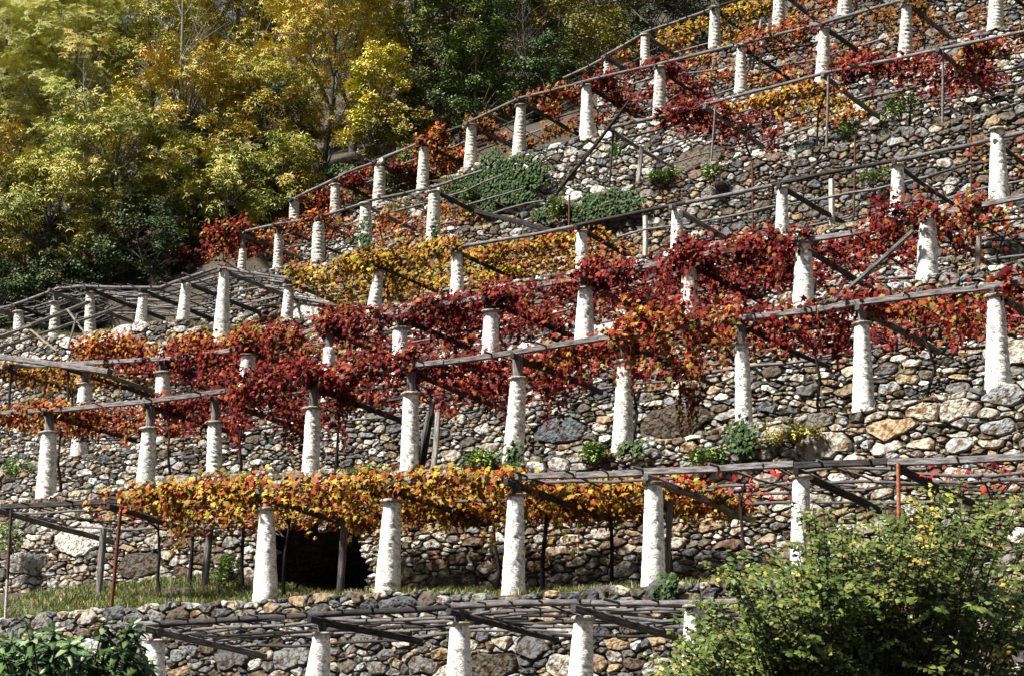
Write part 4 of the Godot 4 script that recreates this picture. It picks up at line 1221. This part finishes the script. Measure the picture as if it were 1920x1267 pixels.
func build_bush() -> void:
	var r := gen(51)
	var c := EYE + ray(1600, 1267) * 28.5
	var foot := Vector3(c.x, ground_at(c.x, -c.z), c.z)
	var o := thing("leafy_bush", "large green bush with yellowing leaves filling the lower right corner", "bush", foot)
	var stems := MB.new()
	var where := []
	var tint := []
	var right := cam_basis.x
	var fwd := Vector3(-cam_basis.z.x, 0, -cam_basis.z.z).normalized()
	# outline of the bush: pixel x and the height its shoots reach
	var crest := PackedVector2Array([Vector2(1190, 1340), Vector2(1250, 1250), Vector2(1310, 1110), Vector2(1365, 1020), Vector2(1430, 1000), Vector2(1500, 930), Vector2(1580, 945), Vector2(1650, 960), Vector2(1720, 925), Vector2(1800, 905), Vector2(1880, 890), Vector2(1990, 900)])
	for k in 260:
		var px := r.randf_range(1200, 1985)
		var deep := r.randf_range(-1.3, 1.6)
		var reach := 0.0
		for q in crest.size() - 1:
			if px >= crest[q].x and px <= crest[q + 1].x: reach = lerpf(crest[q].y, crest[q + 1].y, (px - crest[q].x) / (crest[q + 1].x - crest[q].x))
		var tip_p := EYE + ray(px, lerpf(reach, 1300.0, pow(r.randf(), 1.1))+ r.randf_range(-25, 20)) * (28.5 + deep) - foot
		var side := (tip_p.dot(right)) * .55
		var base := right * side + fwd * deep * .5 + Vector3(0, maxf(tip_p.y * .35, .2), 0)
		var mid := base.lerp(tip_p, .55) + Vector3(0, .25, 0)
		var droop := right * r.randfn(0, .12) + Vector3(0, r.randf_range(-.12, .05), 0)
		var pts := [base, mid, tip_p, tip_p + droop]
		tube(stems, pts, [.018, .009, .004, .0015], 5, Color(.10, .08, .05), .1, r)
		var yellow := .5 if r.randf() < .03 + .10 * smoothstep(1650, 1900, px) or (px < 1290 and r.randf() < .25) else .012
		var twigs := 6 + r.randi() % 3
		for w in twigs + 1:
			var a: Vector3 = mid.lerp(tip_p, float(w) / twigs * 1.25 - .5)
			var e := a + (right * r.randfn(0, .36) + fwd * r.randfn(0, .3) + Vector3(0, r.randf_range(-.05, .5), 0))
			if w == twigs: e = tip_p + droop
			tube(stems, [a, a.lerp(e, .5) + Vector3(0, .05, 0), e], [.005, .004, .002], 4, Color(.12, .09, .05), .1, r)
			var ln := a.distance_to(e)
			var dirv := (e - a).normalized()
			var sd := dirv.cross(Vector3.UP + fwd * -.5).normalized()
			var cnt := int(ln / .034)
			for q in cnt:
				var f := float(q) / maxf(cnt, 1)
				var at := a.lerp(e, f) + Vector3(0, .05 * sin(PI * f), 0)
				var s := 1.0 if q % 2 else -1.0
				var tp := (sd * s + dirv * .5 + Vector3(0, -.35 + r.randfn(0, .25), 0) + fwd * r.randfn(0, .3))
				var nor := Vector3(r.randfn(0, .35), .75, 0) - fwd * (.5 + r.randfn(0, .3))
				var size := r.randf_range(.075, .12)
				where.append(Transform3D(leaf_basis(nor, tp, size), at))
				tint.append(pick("bush_yellow" if r.randf() < yellow else "bush", r))
	part("stems", stems.mesh(), M.bark, o)
	sow_leaves(o, L.ovate, M.bush_leaf, where, tint, "leaf", "foliage")
	print("bush leaves ", where.size())

func build_loquat() -> void:
	var r := gen(52)
	var c := EYE + ray(120, 1267) * 27.0
	var foot := Vector3(c.x, ground_at(c.x, -c.z), c.z)
	var o := thing("loquat_bush", "dark bush of long leathery leaves in rosettes in the lower left corner", "bush", foot)
	var stems := MB.new()
	var where := []
	var tint := []
	var spots := []
	for q in [[20, 1200], [60, 1190], [100, 1180], [130, 1205], [95, 1225], [45, 1235], [150, 1240], [185, 1225], [205, 1190], [240, 1180], [255, 1200], [225, 1215], [195, 1165], [250, 1168], [262, 1240], [280, 1265], [170, 1265], [120, 1255], [75, 1262], [20, 1262], [5, 1225], [215, 1250], [240, 1262], [-15, 1195], [48, 1165]]:
		spots.append([q[0], q[1], r.randf_range(-.5, .3)])
	for k in 150: spots.append([r.randf_range(-40, 285), r.randf_range(1205, 1340), r.randf_range(-.1, 1.1)])
	for q in spots:
		var p: Vector3 = EYE + ray(q[0], q[1]) * (27.0 + q[2]) - foot
		var base := Vector3(p.x * .5, maxf(p.y - 1.3, .1), p.z * .5)
		var ax := (p - base).normalized()
		ax = (ax + (EYE - foot - p).normalized() * .35 + Vector3(r.randfn(0, .25), 0, r.randfn(0, .25))).normalized()
		tube(stems, [base, base.lerp(p, .6) + Vector3(0, .08, 0), p], [.02, .014, .008], 5, Color(.16, .13, .10), .1, r)
		var n := r.randi_range(11, 15)
		var x := ax.cross(Vector3.RIGHT).normalized()
		var y := x.cross(ax)
		for k in n:
			var a := k * 2.4 + r.randf() * .3
			var f := float(k) / n
			var outd := x * cos(a) + y * sin(a)
			var tp := (outd + ax * lerpf(-.35, .9, f)).normalized()
			var nor := (ax - tp * ax.dot(tp)).normalized()
			where.append(Transform3D(leaf_basis(nor, tp, lerpf(.25, .13, f) * r.randf_range(.85, 1.1)), p - ax * .08 * (1.0 - f)))
			tint.append(pick("loquat", r) * (1.0 if f < .8 else 1.6))
	part("stems", stems.mesh(), M.bark, o)
	sow_leaves(o, L.loquat, M.gloss_leaf, where, tint, "leaf", "foliage")

# ---------------------------------------------------------------- posts, boards, ivy, grass
# kind, top pixel, foot pixel, plane into the hill, width in pixels, tone, label
const POSTS := [
	["metal_pole", 20, 956, 9, 1162, 34.0, 6, "white_brown", "thin iron pole, brown above and white below, at the left picture edge"],
	["metal_pole", 226, 952, 208, 1140, 34.0, 7, "rust", "rusty brown pole leaning at the left of the lowest pergola"],
	["wooden_post", 194, 990, 183, 1137, 36.4, 12, "grey", "grey wooden post on the grass left of the rusty pole"],
	["wooden_post", 394, 970, 381, 1126, 36.8, 13, "grey", "leaning grey post under the gold vine roof"],
	["wooden_post", 362, 980, 352, 1120, 37.0, 8, "dark", "thin dark post left of the leaning grey post"],
	["wooden_post", 456, 980, 455, 1116, 37.0, 8, "dark", "thin dark post just left of the first full white pillar"],
	["wooden_post", 646, 950, 638, 1108, 36.6, 13, "grey", "grey squared post standing in the dark hollow"],
	["wooden_post", 1257, 935, 1249, 1092, 34.6, 9, "grey", "grey prop touching the white pillar next to the bush"],
	["metal_pole", 1685, 868, 1686, 1000, 34.0, 8, "orange", "orange rusty pole rising from the green bush"],
	["wooden_post", 1026, 965, 1018, 1100, 37.2, 9, "dark", "dark gnarled post before the shaded wall, left of centre bay"],
	["wooden_post", 1146, 955, 1147, 1092, 37.3, 8, "dark", "dark thin post before the shaded wall, nearer the prop"],
	["metal_pole", 20, 682, 14, 800, 43.9, 5, "dark", "dark iron pole under the grey beam at the far left"],
	["metal_pole", 127, 690, 126, 800, 43.9, 4, "dark", "dark iron pole inside the yellow-gold vine"],
	["metal_rod", 1411, 306, 1412, 428, 52.1, 4, "rust", "rusty rod in front of the tall upper wall, nearest the slim pillar"],
	["metal_rod", 1604, 258, 1602, 392, 52.1, 4, "rust", "rusty rod in front of the tall upper wall, left of the dark-headed pillar"],
	["metal_rod", 1822, 205, 1822, 350, 52.1, 4, "rust", "rusty rod near the tallest speckled pillar"],
	["metal_rod", 1068, 366, 1066, 488, 52.0, 4, "rust", "rusty rod by the bright green plant on the upper wall"],
	["concrete_stake", 1560, 336, 1561, 424, 51.6, 9, "pale", "pale concrete stake before the tall upper wall, right of the slim pillar"],
	["concrete_stake", 1210, 405, 1210, 482, 51.6, 8, "pale", "pale concrete stake left of the grey-topped pillar"],
	["concrete_stake", 1083, 440, 1084, 505, 49.8, 8, "pale", "concrete prop behind the pillar above the dark red vines"],
	["metal_pole", 1151, 240, 1142, 358, 52.9, 4, "dark", "iron post at the left end of the iron-post pergola"],
	["metal_pole", 1342, 198, 1333, 314, 52.9, 4, "grey", "iron post below the crimson burst of vine"],
	["metal_pole", 1554, 140, 1550, 286, 52.9, 5, "grey", "long grey iron post below the amber vine"],
	["metal_pole", 1769, 95, 1768, 238, 52.9, 5, "grey", "iron post beside the dark opening at the right"],
	["wooden_board", 1204, 277, 1196, 350, 53.4, 9, "pale", "short bleached board standing on the upper wall under the iron-post pergola"],
	["wooden_stake", 1836, 443, 1835, 536, 44.6, 9, "pale", "pale wooden stake at the right of the bright white pillars"],
	["wooden_brace", 1714, 433, 1568, 564, 43.5, 9, "grey", "long grey brace leaning diagonally between two bright white pillars"],
	["wooden_pole", 1176, 195, 1024, 387, 52.7, 8, "dark", "long dark pole leaning against the upper wall"],
	["wooden_beam", 892, 396, 1086, 447, 51.0, 11, "dark", "loose dark beam lying slanted before the ivy wall"],
	["wooden_beam", -10, 668, 205, 697, 43.7, 14, "grey", "heavy grey beam over the yellow-gold vine at the left edge"],
	["wooden_plank", 822, 772, 812, 880, 38.9, 12, "pale", "pale upright plank right of the stout squared post"],
	["wooden_plank", 812, 752, 792, 880, 39.2, 12, "dark", "dark split plank in the leaning stack, middle terrace"],
	["wooden_plank", 803, 770, 784, 880, 39.1, 7, "grey", "thin grey plank at the left of the leaning stack, middle terrace"],
	["wooden_plank", 1428, 36, 1414, 118, 57.4, 5, "pale", "tallest pale plank in the upright stack, upper terraces"],
	["wooden_plank", 1441, 44, 1425, 118, 57.4, 5, "pale", "right-hand pale plank in the upright stack, upper terraces"],
	["wooden_plank", 1414, 62, 1406, 118, 57.5, 5, "pale", "shortest pale plank in the upright stack, upper terraces"],
	["wooden_board", 232, 574, -20, 658, 47.6, 9, "grey", "long lower board of the collapsed heap at the left"],
	["wooden_board", 165, 566, -20, 640, 47.7, 11, "grey", "long upper board of the collapsed heap at the left"],
	["wooden_board", 60, 610, -20, 636, 47.4, 8, "pale", "short board lying across the collapsed heap at the left edge"],
	["wooden_board", 125, 580, 168, 640, 47.4, 6, "pale", "slanting board propping the collapsed heap"],
	["wooden_board", 57, 618, 98, 652, 47.3, 6, "pale", "short fallen board under the collapsed heap"],
	["wooden_board", 144, 588, 130, 640, 47.3, 5, "grey", "thin upright stick of the collapsed heap"]]

func build_posts() -> void:
	var tones := {"rust": Color(.20, .08, .045), "dark": Color(.06, .052, .048), "grey": Color(.30, .29, .285), "pale": Color(.55, .53, .49), "orange": Color(.62, .22, .10)}
	for i in POSTS.size():
		var d: Array = POSTS[i]
		var r := gen(5000 + i)
		var a := on(d[3], d[4], d[5])
		var b := on(d[1], d[2], d[5])
		var upright: bool = absf(float(d[1]) - float(d[3])) < 50.0
		if upright: a = a.lerp(a - (b - a).normalized() * .25, 1.0)
		var w: float = d[6] * pix(a).z / F
		var m := MB.new()
		var kind: String = d[0]
		var o := thing(kind, d[8], kind.split("_")[1] if kind != "metal_rod" else "rod", a)
		if kind.begins_with("metal"):
			if d[7] == "white_brown":
				var mid := (b - a) * .42
				tube(m, [Vector3.ZERO, mid], [w * .5, w * .5], 8, Color(.75, .74, .7))
				var m2 := MB.new()
				tube(m2, [mid, b - a], [w * .48, w * .48], 8, Color(.12, .08, .07))
				part("lower_tube", m.mesh(), M.metal, o)
				part("upper_tube", m2.mesh(), M.metal, o)
				continue
			tube(m, [Vector3.ZERO, (b - a) * .5 + Vector3(.01, 0, .01), b - a], [w * .5, w * .5, w * .48], 8, tones[d[7]])
			part("tube", m.mesh(), M.metal, o)
		elif kind == "concrete_stake":
			timber(m, Vector3.ZERO, b - a, w, w, tones[d[7]], r)
			part("shaft", m.mesh(), M.plaster, o)
		else:
			if d[7] == "dark" and kind == "wooden_post": pole(m, Vector3.ZERO, b - a, w * .55, w * .4, tones[d[7]], r, .08)
			elif kind == "wooden_pole": pole(m, Vector3.ZERO, b - a, w * .5, w * .38, tones[d[7]], r, .05)
			else: timber(m, Vector3.ZERO, b - a, w, w * (.35 if kind == "wooden_board" or kind == "wooden_plank" else .8), tones[d[7]] * r.randf_range(.85, 1.15), r)
			part("shaft", m.mesh(), M.wood, o)

# centre pixel, plane, half width and half height in pixels, leaves, what, label
const PATCHES := [
	[925, 345, 56.4, 105, 50, 4600, "ivy", "broad sheet of dark ivy over the wall below the ridge pillars"],
	[985, 320, 56.4, 55, 40, 1600, "ivy", "tongue of ivy climbing to the dark-capped ridge pillar"],
	[1125, 388, 52.4, 95, 24, 2000, "ivy", "low band of ivy on the upper wall right of the bright green plant"],
	[1020, 402, 52.4, 28, 16, 320, "ivy", "small ivy patch left of the bright green plant"],
	[1393, 818, 38.5, 26, 30, 420, "ivy", "ivy around the foot of the slender grey pillar"],
	[1186, 838, 38.5, 26, 18, 320, "ivy", "ivy beside the foot of the mottled pillar"],
	[685, 440, 52.6, 16, 36, 320, "ivy", "ivy on the flat-stone pillar below the ridge"],
	[818, 430, 52.6, 9, 38, 160, "ivy", "thin ivy up one side of the flat-stone pillar"],
	[1252, 1098, 33.7, 32, 24, 420, "ivy", "ivy at the foot of the white pillar next to the bush"],
	[965, 850, 38.4, 22, 28, 160, "ivy", "few ivy leaves on the pillar with the wide thin cap"],
	[640, 1000, 37.9, 0, 0, 0, "ivy", ""],
	[432, 1075, 37.6, 26, 26, 300, "herb", "leafy green plant at the wall under the gold vine roof"],
	[1050, 392, 52.2, 20, 24, 260, "herb", "bright green plant growing from the upper wall"],
	[880, 365, 56.2, 16, 16, 140, "herb", "yellow-green tuft on the ivy sheet"],
	[880, 402, 55.8, 12, 10, 90, "herb", "small green tuft below the ivy sheet"],
	[1240, 333, 52.6, 32, 10, 180, "herb", "low green plants along the upper wall edge"],
	[1335, 326, 52.3, 20, 8, 110, "herb", "fresh green plant beside the brown outcrop"],
	[462, 632, 48.4, 36, 16, 260, "herb", "green weeds at the flared foot of the tall pale pillar"],
	[910, 868, 38.6, 48, 14, 260, "herb", "green weeds on the terrace edge between two posts pillars"],
	[1118, 852, 38.6, 30, 14, 220, "herb", "green weeds left of the mottled pillar"],
	[1155, 288, 55.9, 18, 12, 120, "herb", "green plant left of the short bleached board"],
	[1690, 205, 55.4, 40, 20, 240, "herb", "green plants in the shade under the dark red vine"],
	[1590, 245, 55.4, 25, 16, 160, "herb", "green plants behind the long grey iron post"],
	[30, 880, 42.2, 40, 14, 200, "herb", "green weeds on the slope at the left edge of the middle terrace"],
	[300, 925, 38.6, 40, 9, 130, "herb", "short weeds at the foot of the second pillar of the middle terrace"],
	[690, 888, 38.5, 36, 9, 130, "herb", "short weeds left of the stout squared post's pillar"],
	[1490, 820, 38.5, 60, 10, 200, "vine_green", "yellow-green creeper on the slab-stone wall by the slender grey pillar"],
	[1330, 860, 38.4, 40, 14, 170, "herb", "green weeds under the cascading vine"],
	[1640, 335, 52.3, 40, 8, 130, "herb", "green weeds in the tall upper wall, left of the dark-headed pillar"],
	[1420, 470, 48.5, 50, 9, 150, "herb", "green weeds at the foot of the tall upper wall, near the slim pillar"],
	[745, 400, 55.8, 30, 20, 220, "dry", "straw-coloured grass clump between the flat-stone pillars"],
	[850, 348, 56.5, 26, 16, 200, "dry", "straw-coloured grass clump at the left end of the ivy sheet"],
	[20, 1010, 38.0, 30, 30, 200, "herb", "green weeds on the wall at the left edge of the lowest full terrace"],
	[1840, 390, 48.0, 40, 10, 150, "herb", "greenery on the ledge by the tallest speckled pillar"],
	[1700, 440, 47.6, 60, 10, 150, "herb", "green tufts behind the long leaning brace"],
	[160, 515, 55.5, 44, 30, 500, "herb", "pale green shrub behind the dense lath pergola"],
	[255, 515, 55.5, 34, 22, 300, "herb", "pale green shrub right of the lath pergola's peak"]]

func build_patches() -> void:
	for i in PATCHES.size():
		var d: Array = PATCHES[i]
		if d[5] == 0: continue
		var r := gen(6000 + i)
		var n: float = d[2]
		var c := on(d[0], d[1], n)
		var px: float = pix(c).z / F
		var where := []
		var tint := PackedColorArray()
		var ivy: bool = d[6] == "ivy"
		var o := thing("ivy" if ivy else "leafy_plant", d[7], "ivy" if ivy else "plant", c)
		var st := MB.new()
		for k in 7:
			var e := Vector3(r.randfn(0, .45) * d[3] * px, r.randf_range(-.6, .7) * d[4] * px, .0)
			tube(st, [Vector3(e.x * .3, -d[4] * px, -.02), Vector3(e.x * .6, e.y * .3 - d[4] * px * .4, .01), e], [.014, .01, .004], 4, Color(.10, .08, .05), .1, r)
		part("stem", st.mesh(), M.bark, o)
		for k in d[5]:
			var a := r.randf() * TAU
			var q := pow(r.randf(), .55) * (1.0 + .8 * nz2.get_noise_2d(cos(a) * 30 + i * 99, sin(a) * 30))
			var x: float = cos(a) * q * d[3] * px
			var y: float = sin(a) * q * d[4] * px
			if ivy:
				if d[3] < 60:
					x = r.randfn(0, .5) * d[3] * px * (1.0 - .3 * y / (d[4] * px)); y = r.randfn(-.15, .5) * d[4] * px
				if nz2.get_noise_3d(x * 40, y * 40, i * 30.0) < (-.12 if d[3] < 60 else -.4): continue
				where.append(Transform3D(leaf_basis(Vector3(r.randfn(0, .35), .35 + r.randfn(0, .3), .9), Vector3(r.randfn(0, .4), -1, 0), r.randf_range(.07, .12)), Vector3(x, y, absf(r.randfn(0, .045)) + .03)))
				tint.append(pick("ivy", r))
			else:
				var dome := sqrt(maxf(0.0, 1.0 - q * q)) * .25
				where.append(Transform3D(Basis(Vector3.UP, r.randf() * TAU) * Basis(Vector3.RIGHT, r.randfn(.3, .4)) * Basis().scaled(Vector3.ONE * r.randf_range(.6, 1.2)), Vector3(x, y - .05, dome * r.randf_range(-.3, 1.0))))
				tint.append(pick({"herb": "herb", "dry": "dry_grass", "vine_green": "green_gold"}[d[6]], r) * (1.6 if d[6] == "vine_green" else 1.0))
		many("foliage", L.vine if ivy else (L.grass if d[6] == "dry" else L.herb), M.ivy if ivy else M.blade, o, where, tint)

func build_grass() -> void:
	var names := ["", "grass and weeds on the lowest full terrace", "thin grass along the middle terrace edge", "thin grass under the bright white pillars", "grass on the terrace below the tall upper wall", "grass along the top of the tall upper wall", "grass tufts among the ridge pillars", "grass on the topmost terrace"]
	for r in range(1, 8):
		var rn := gen(8000 + r)
		var where := []
		var tint := PackedColorArray()
		var s0 := maxf(left_end(r), s_at(r, -130))
		var s1 := s_at(r, 1960)
		var c := Vector3((s0 + s1) * .5, gh(r, (s0 + s1) * .5), -N[r])
		for k in ([0, 9000, 3600, 2600, 3600, 2600, 2600, 1200][r]):
			var s := lerpf(s0, s1, rn.randf())
			var u := rn.randf_range(-.22, .6) if rn.randf() < .45 else rn.randf_range(-.2, 3.6)
			if r == 1 and rn.randf() < .45: s = lerpf(s0, s_at(r, 470), rn.randf()); u = rn.randf_range(-.2, 3.9)
			var gn := nz2.get_noise_2d(s * 9.0, u * 9.0 + r * 40.0)
			if gn < rn.randf_range(-.6, .1): continue
			var p := Vector3(s, gh(r, s) + back_rise(r, s) * clampf((u + .2) / 4.2, 0, 1) - .02, -(N[r] + u))
			where.append(Transform3D(Basis(Vector3.UP, rn.randf() * TAU) * Basis().scaled(Vector3.ONE * rn.randf_range(.35, .75)), p - c))
			tint.append(pick("dry_grass" if rn.randf() < (.35 if s > s_at(r, 470) else .12) else ("herb" if rn.randf() < .3 else "grass"), rn))
		var o := many("grass", L.grass, M.blade, self, where, tint)
		o.position = c
		tag(o, names[r], "grass", "", "stuff")

func build_small() -> void:
	var b := on(716, 306, 56.7)
	var m := MB.new()
	var prev := []
	for q in [[.0, .0], [.07, .01], [.12, .06], [.14, .14], [.125, .135], [.1, .06], [.0, .03]]:
		var ring := []
		for k in 17:
			var a := TAU * (k % 16) / 16
			ring.append(m.p(Vector3(cos(a) * q[0], q[1], sin(a) * q[0]), Vector3(cos(a) * q[0], .05, sin(a) * q[0]).normalized() if q[0] > 0 else Vector3.UP, Color(.8, .8, .8)))
		if prev.size():
			for k in 16: m.quad(prev[k], prev[k + 1], ring[k + 1], ring[k])
		prev = ring
	var o := part("white_bowl", m.mesh(), M.plaster, self, b)
	o.rotation = Vector3(.9, 0, .3)
	tag(o, "small white bowl lying tilted on the head of a ridge pillar", "bowl")

func s_at(r: int, px: float) -> float:
	var n: float = N[r]
	var y := 600.0
	var p := on(px, y, n)
	for k in 4:
		var h: float = rh(r, p.x) if r < rail_pts.size() else gh(r, p.x) + 2.4
		y = pix(Vector3(p.x, h, -n)).y
		p = on(px, y, n)
	return p.x

func _ready() -> void:
	# camera
	cam_basis = Basis(Vector3.UP, deg_to_rad(37.32)) * Basis(Vector3.RIGHT, deg_to_rad(10.85))
	var cam := Camera3D.new()
	cam.name = "camera"
	cam.transform = Transform3D(cam_basis, EYE)
	cam.fov = rad_to_deg(2.0 * atan(633.5 / F))
	cam.near = .5
	cam.far = 900
	add_child(cam)
	# sky
	var sky_mat := ProceduralSkyMaterial.new()
	sky_mat.sky_top_color = Color(.62, .70, .82)
	sky_mat.sky_horizon_color = Color(.80, .84, .88)
	sky_mat.sky_curve = .2
	sky_mat.ground_horizon_color = Color(.32, .32, .28)
	sky_mat.ground_bottom_color = Color(.16, .16, .13)
	sky_mat.sun_angle_max = 5.0
	var sky := Sky.new()
	sky.sky_material = sky_mat
	var env := Environment.new()
	env.background_mode = Environment.BG_SKY
	env.sky = sky
	env.background_energy_multiplier = .16
	env.tonemap_mode = Environment.TONE_MAPPER_LINEAR
	env.tonemap_exposure = 3.1
	env.sdfgi_enabled = true
	env.ssao_enabled = true
	env.ssil_enabled = true
	var we := WorldEnvironment.new()
	we.name = "environment"
	we.environment = env
	add_child(we)
	# sun, through thin cloud
	var sun := DirectionalLight3D.new()
	sun.name = "sun"
	sun.light_energy = 1.5
	sun.light_color = Color(1, .985, .965)
	sun.light_angular_distance = 7.0
	sun.shadow_enabled = true
	sun.basis = Basis.looking_at(-Vector3(-.45, 1.32, .78).normalized(), Vector3.UP)
	add_child(sun)

	nz.seed = 3
	nz.frequency = .03
	nz2.seed = 4
	nz2.frequency = .05
	for r in EDGE.size(): ground_pts.append(table(EDGE[r], N[r]))
	for r in RAIL.size(): rail_pts.append(table(RAIL[r], N[r]))
	make_materials()
	make_leaves()
	var t0 := Time.get_ticks_msec()
	build_land()
	for r in range(1, 9): build_wall(r)
	print("walls ", Time.get_ticks_msec() - t0)
	for i in PILLARS.size(): build_pillar(PILLARS[i], i)
	build_pergola(0, 235, 1500, 3.0, 9, .8, .11, false, [], "bare grey pole pergola of the bottom row")
	build_pergola(1, -20, 1950, 3.5, 4, 1.25, .13, true, [10, 216, 1690], "long pergola of the lowest full terrace, bare at the right end")
	build_pergola(2, -20, 1950, 3.6, 3, 2.2, .13, true, [], "pergola carried by posts on the middle terrace")
	build_pergola(3, -20, 1950, 3.6, 3, 2.5, .13, true, [20, 130], "pergola under the red vines with the bright white pillars")
	build_pergola(4, -30, 575, 4.4, 14, .8, .10, false, [5], "dense bare lath pergola at the left below the wood")
	build_pergola(4, 675, 1950, 3.5, 2, 0, .11, false, [], "sparse pergola with a long curved rail before the tall upper wall")
	build_pergola(5, 440, 900, 3.2, 3, 1.6, .09, false, [], "pergola half buried in leaves just below the ridge")
	build_pergola(5, 1150, 1950, 3.5, 3, 0, .10, false, [1151, 1327, 1547, 1767], "iron-post pergola on the upper wall")
	build_pergola(6, 410, 1950, 3.4, 3, 2.0, .10, false, [], "pergola climbing along the ridge from the wood's edge")
	build_pergola(7, 1062, 1950, 3.2, 3, .7, .09, false, [], "topmost pergola with many thin laths against the dark wood")
	build_posts()
	for i in VINES.size(): build_vine(VINES[i], i)
	for i in TREES.size(): build_tree(TREES[i], i)
	for i in BARK_ONLY.size(): build_bare(BARK_ONLY[i], i)
	build_patches()
	build_bush()
	build_loquat()
	build_grass()
	build_small()
	print("all ", Time.get_ticks_msec() - t0)
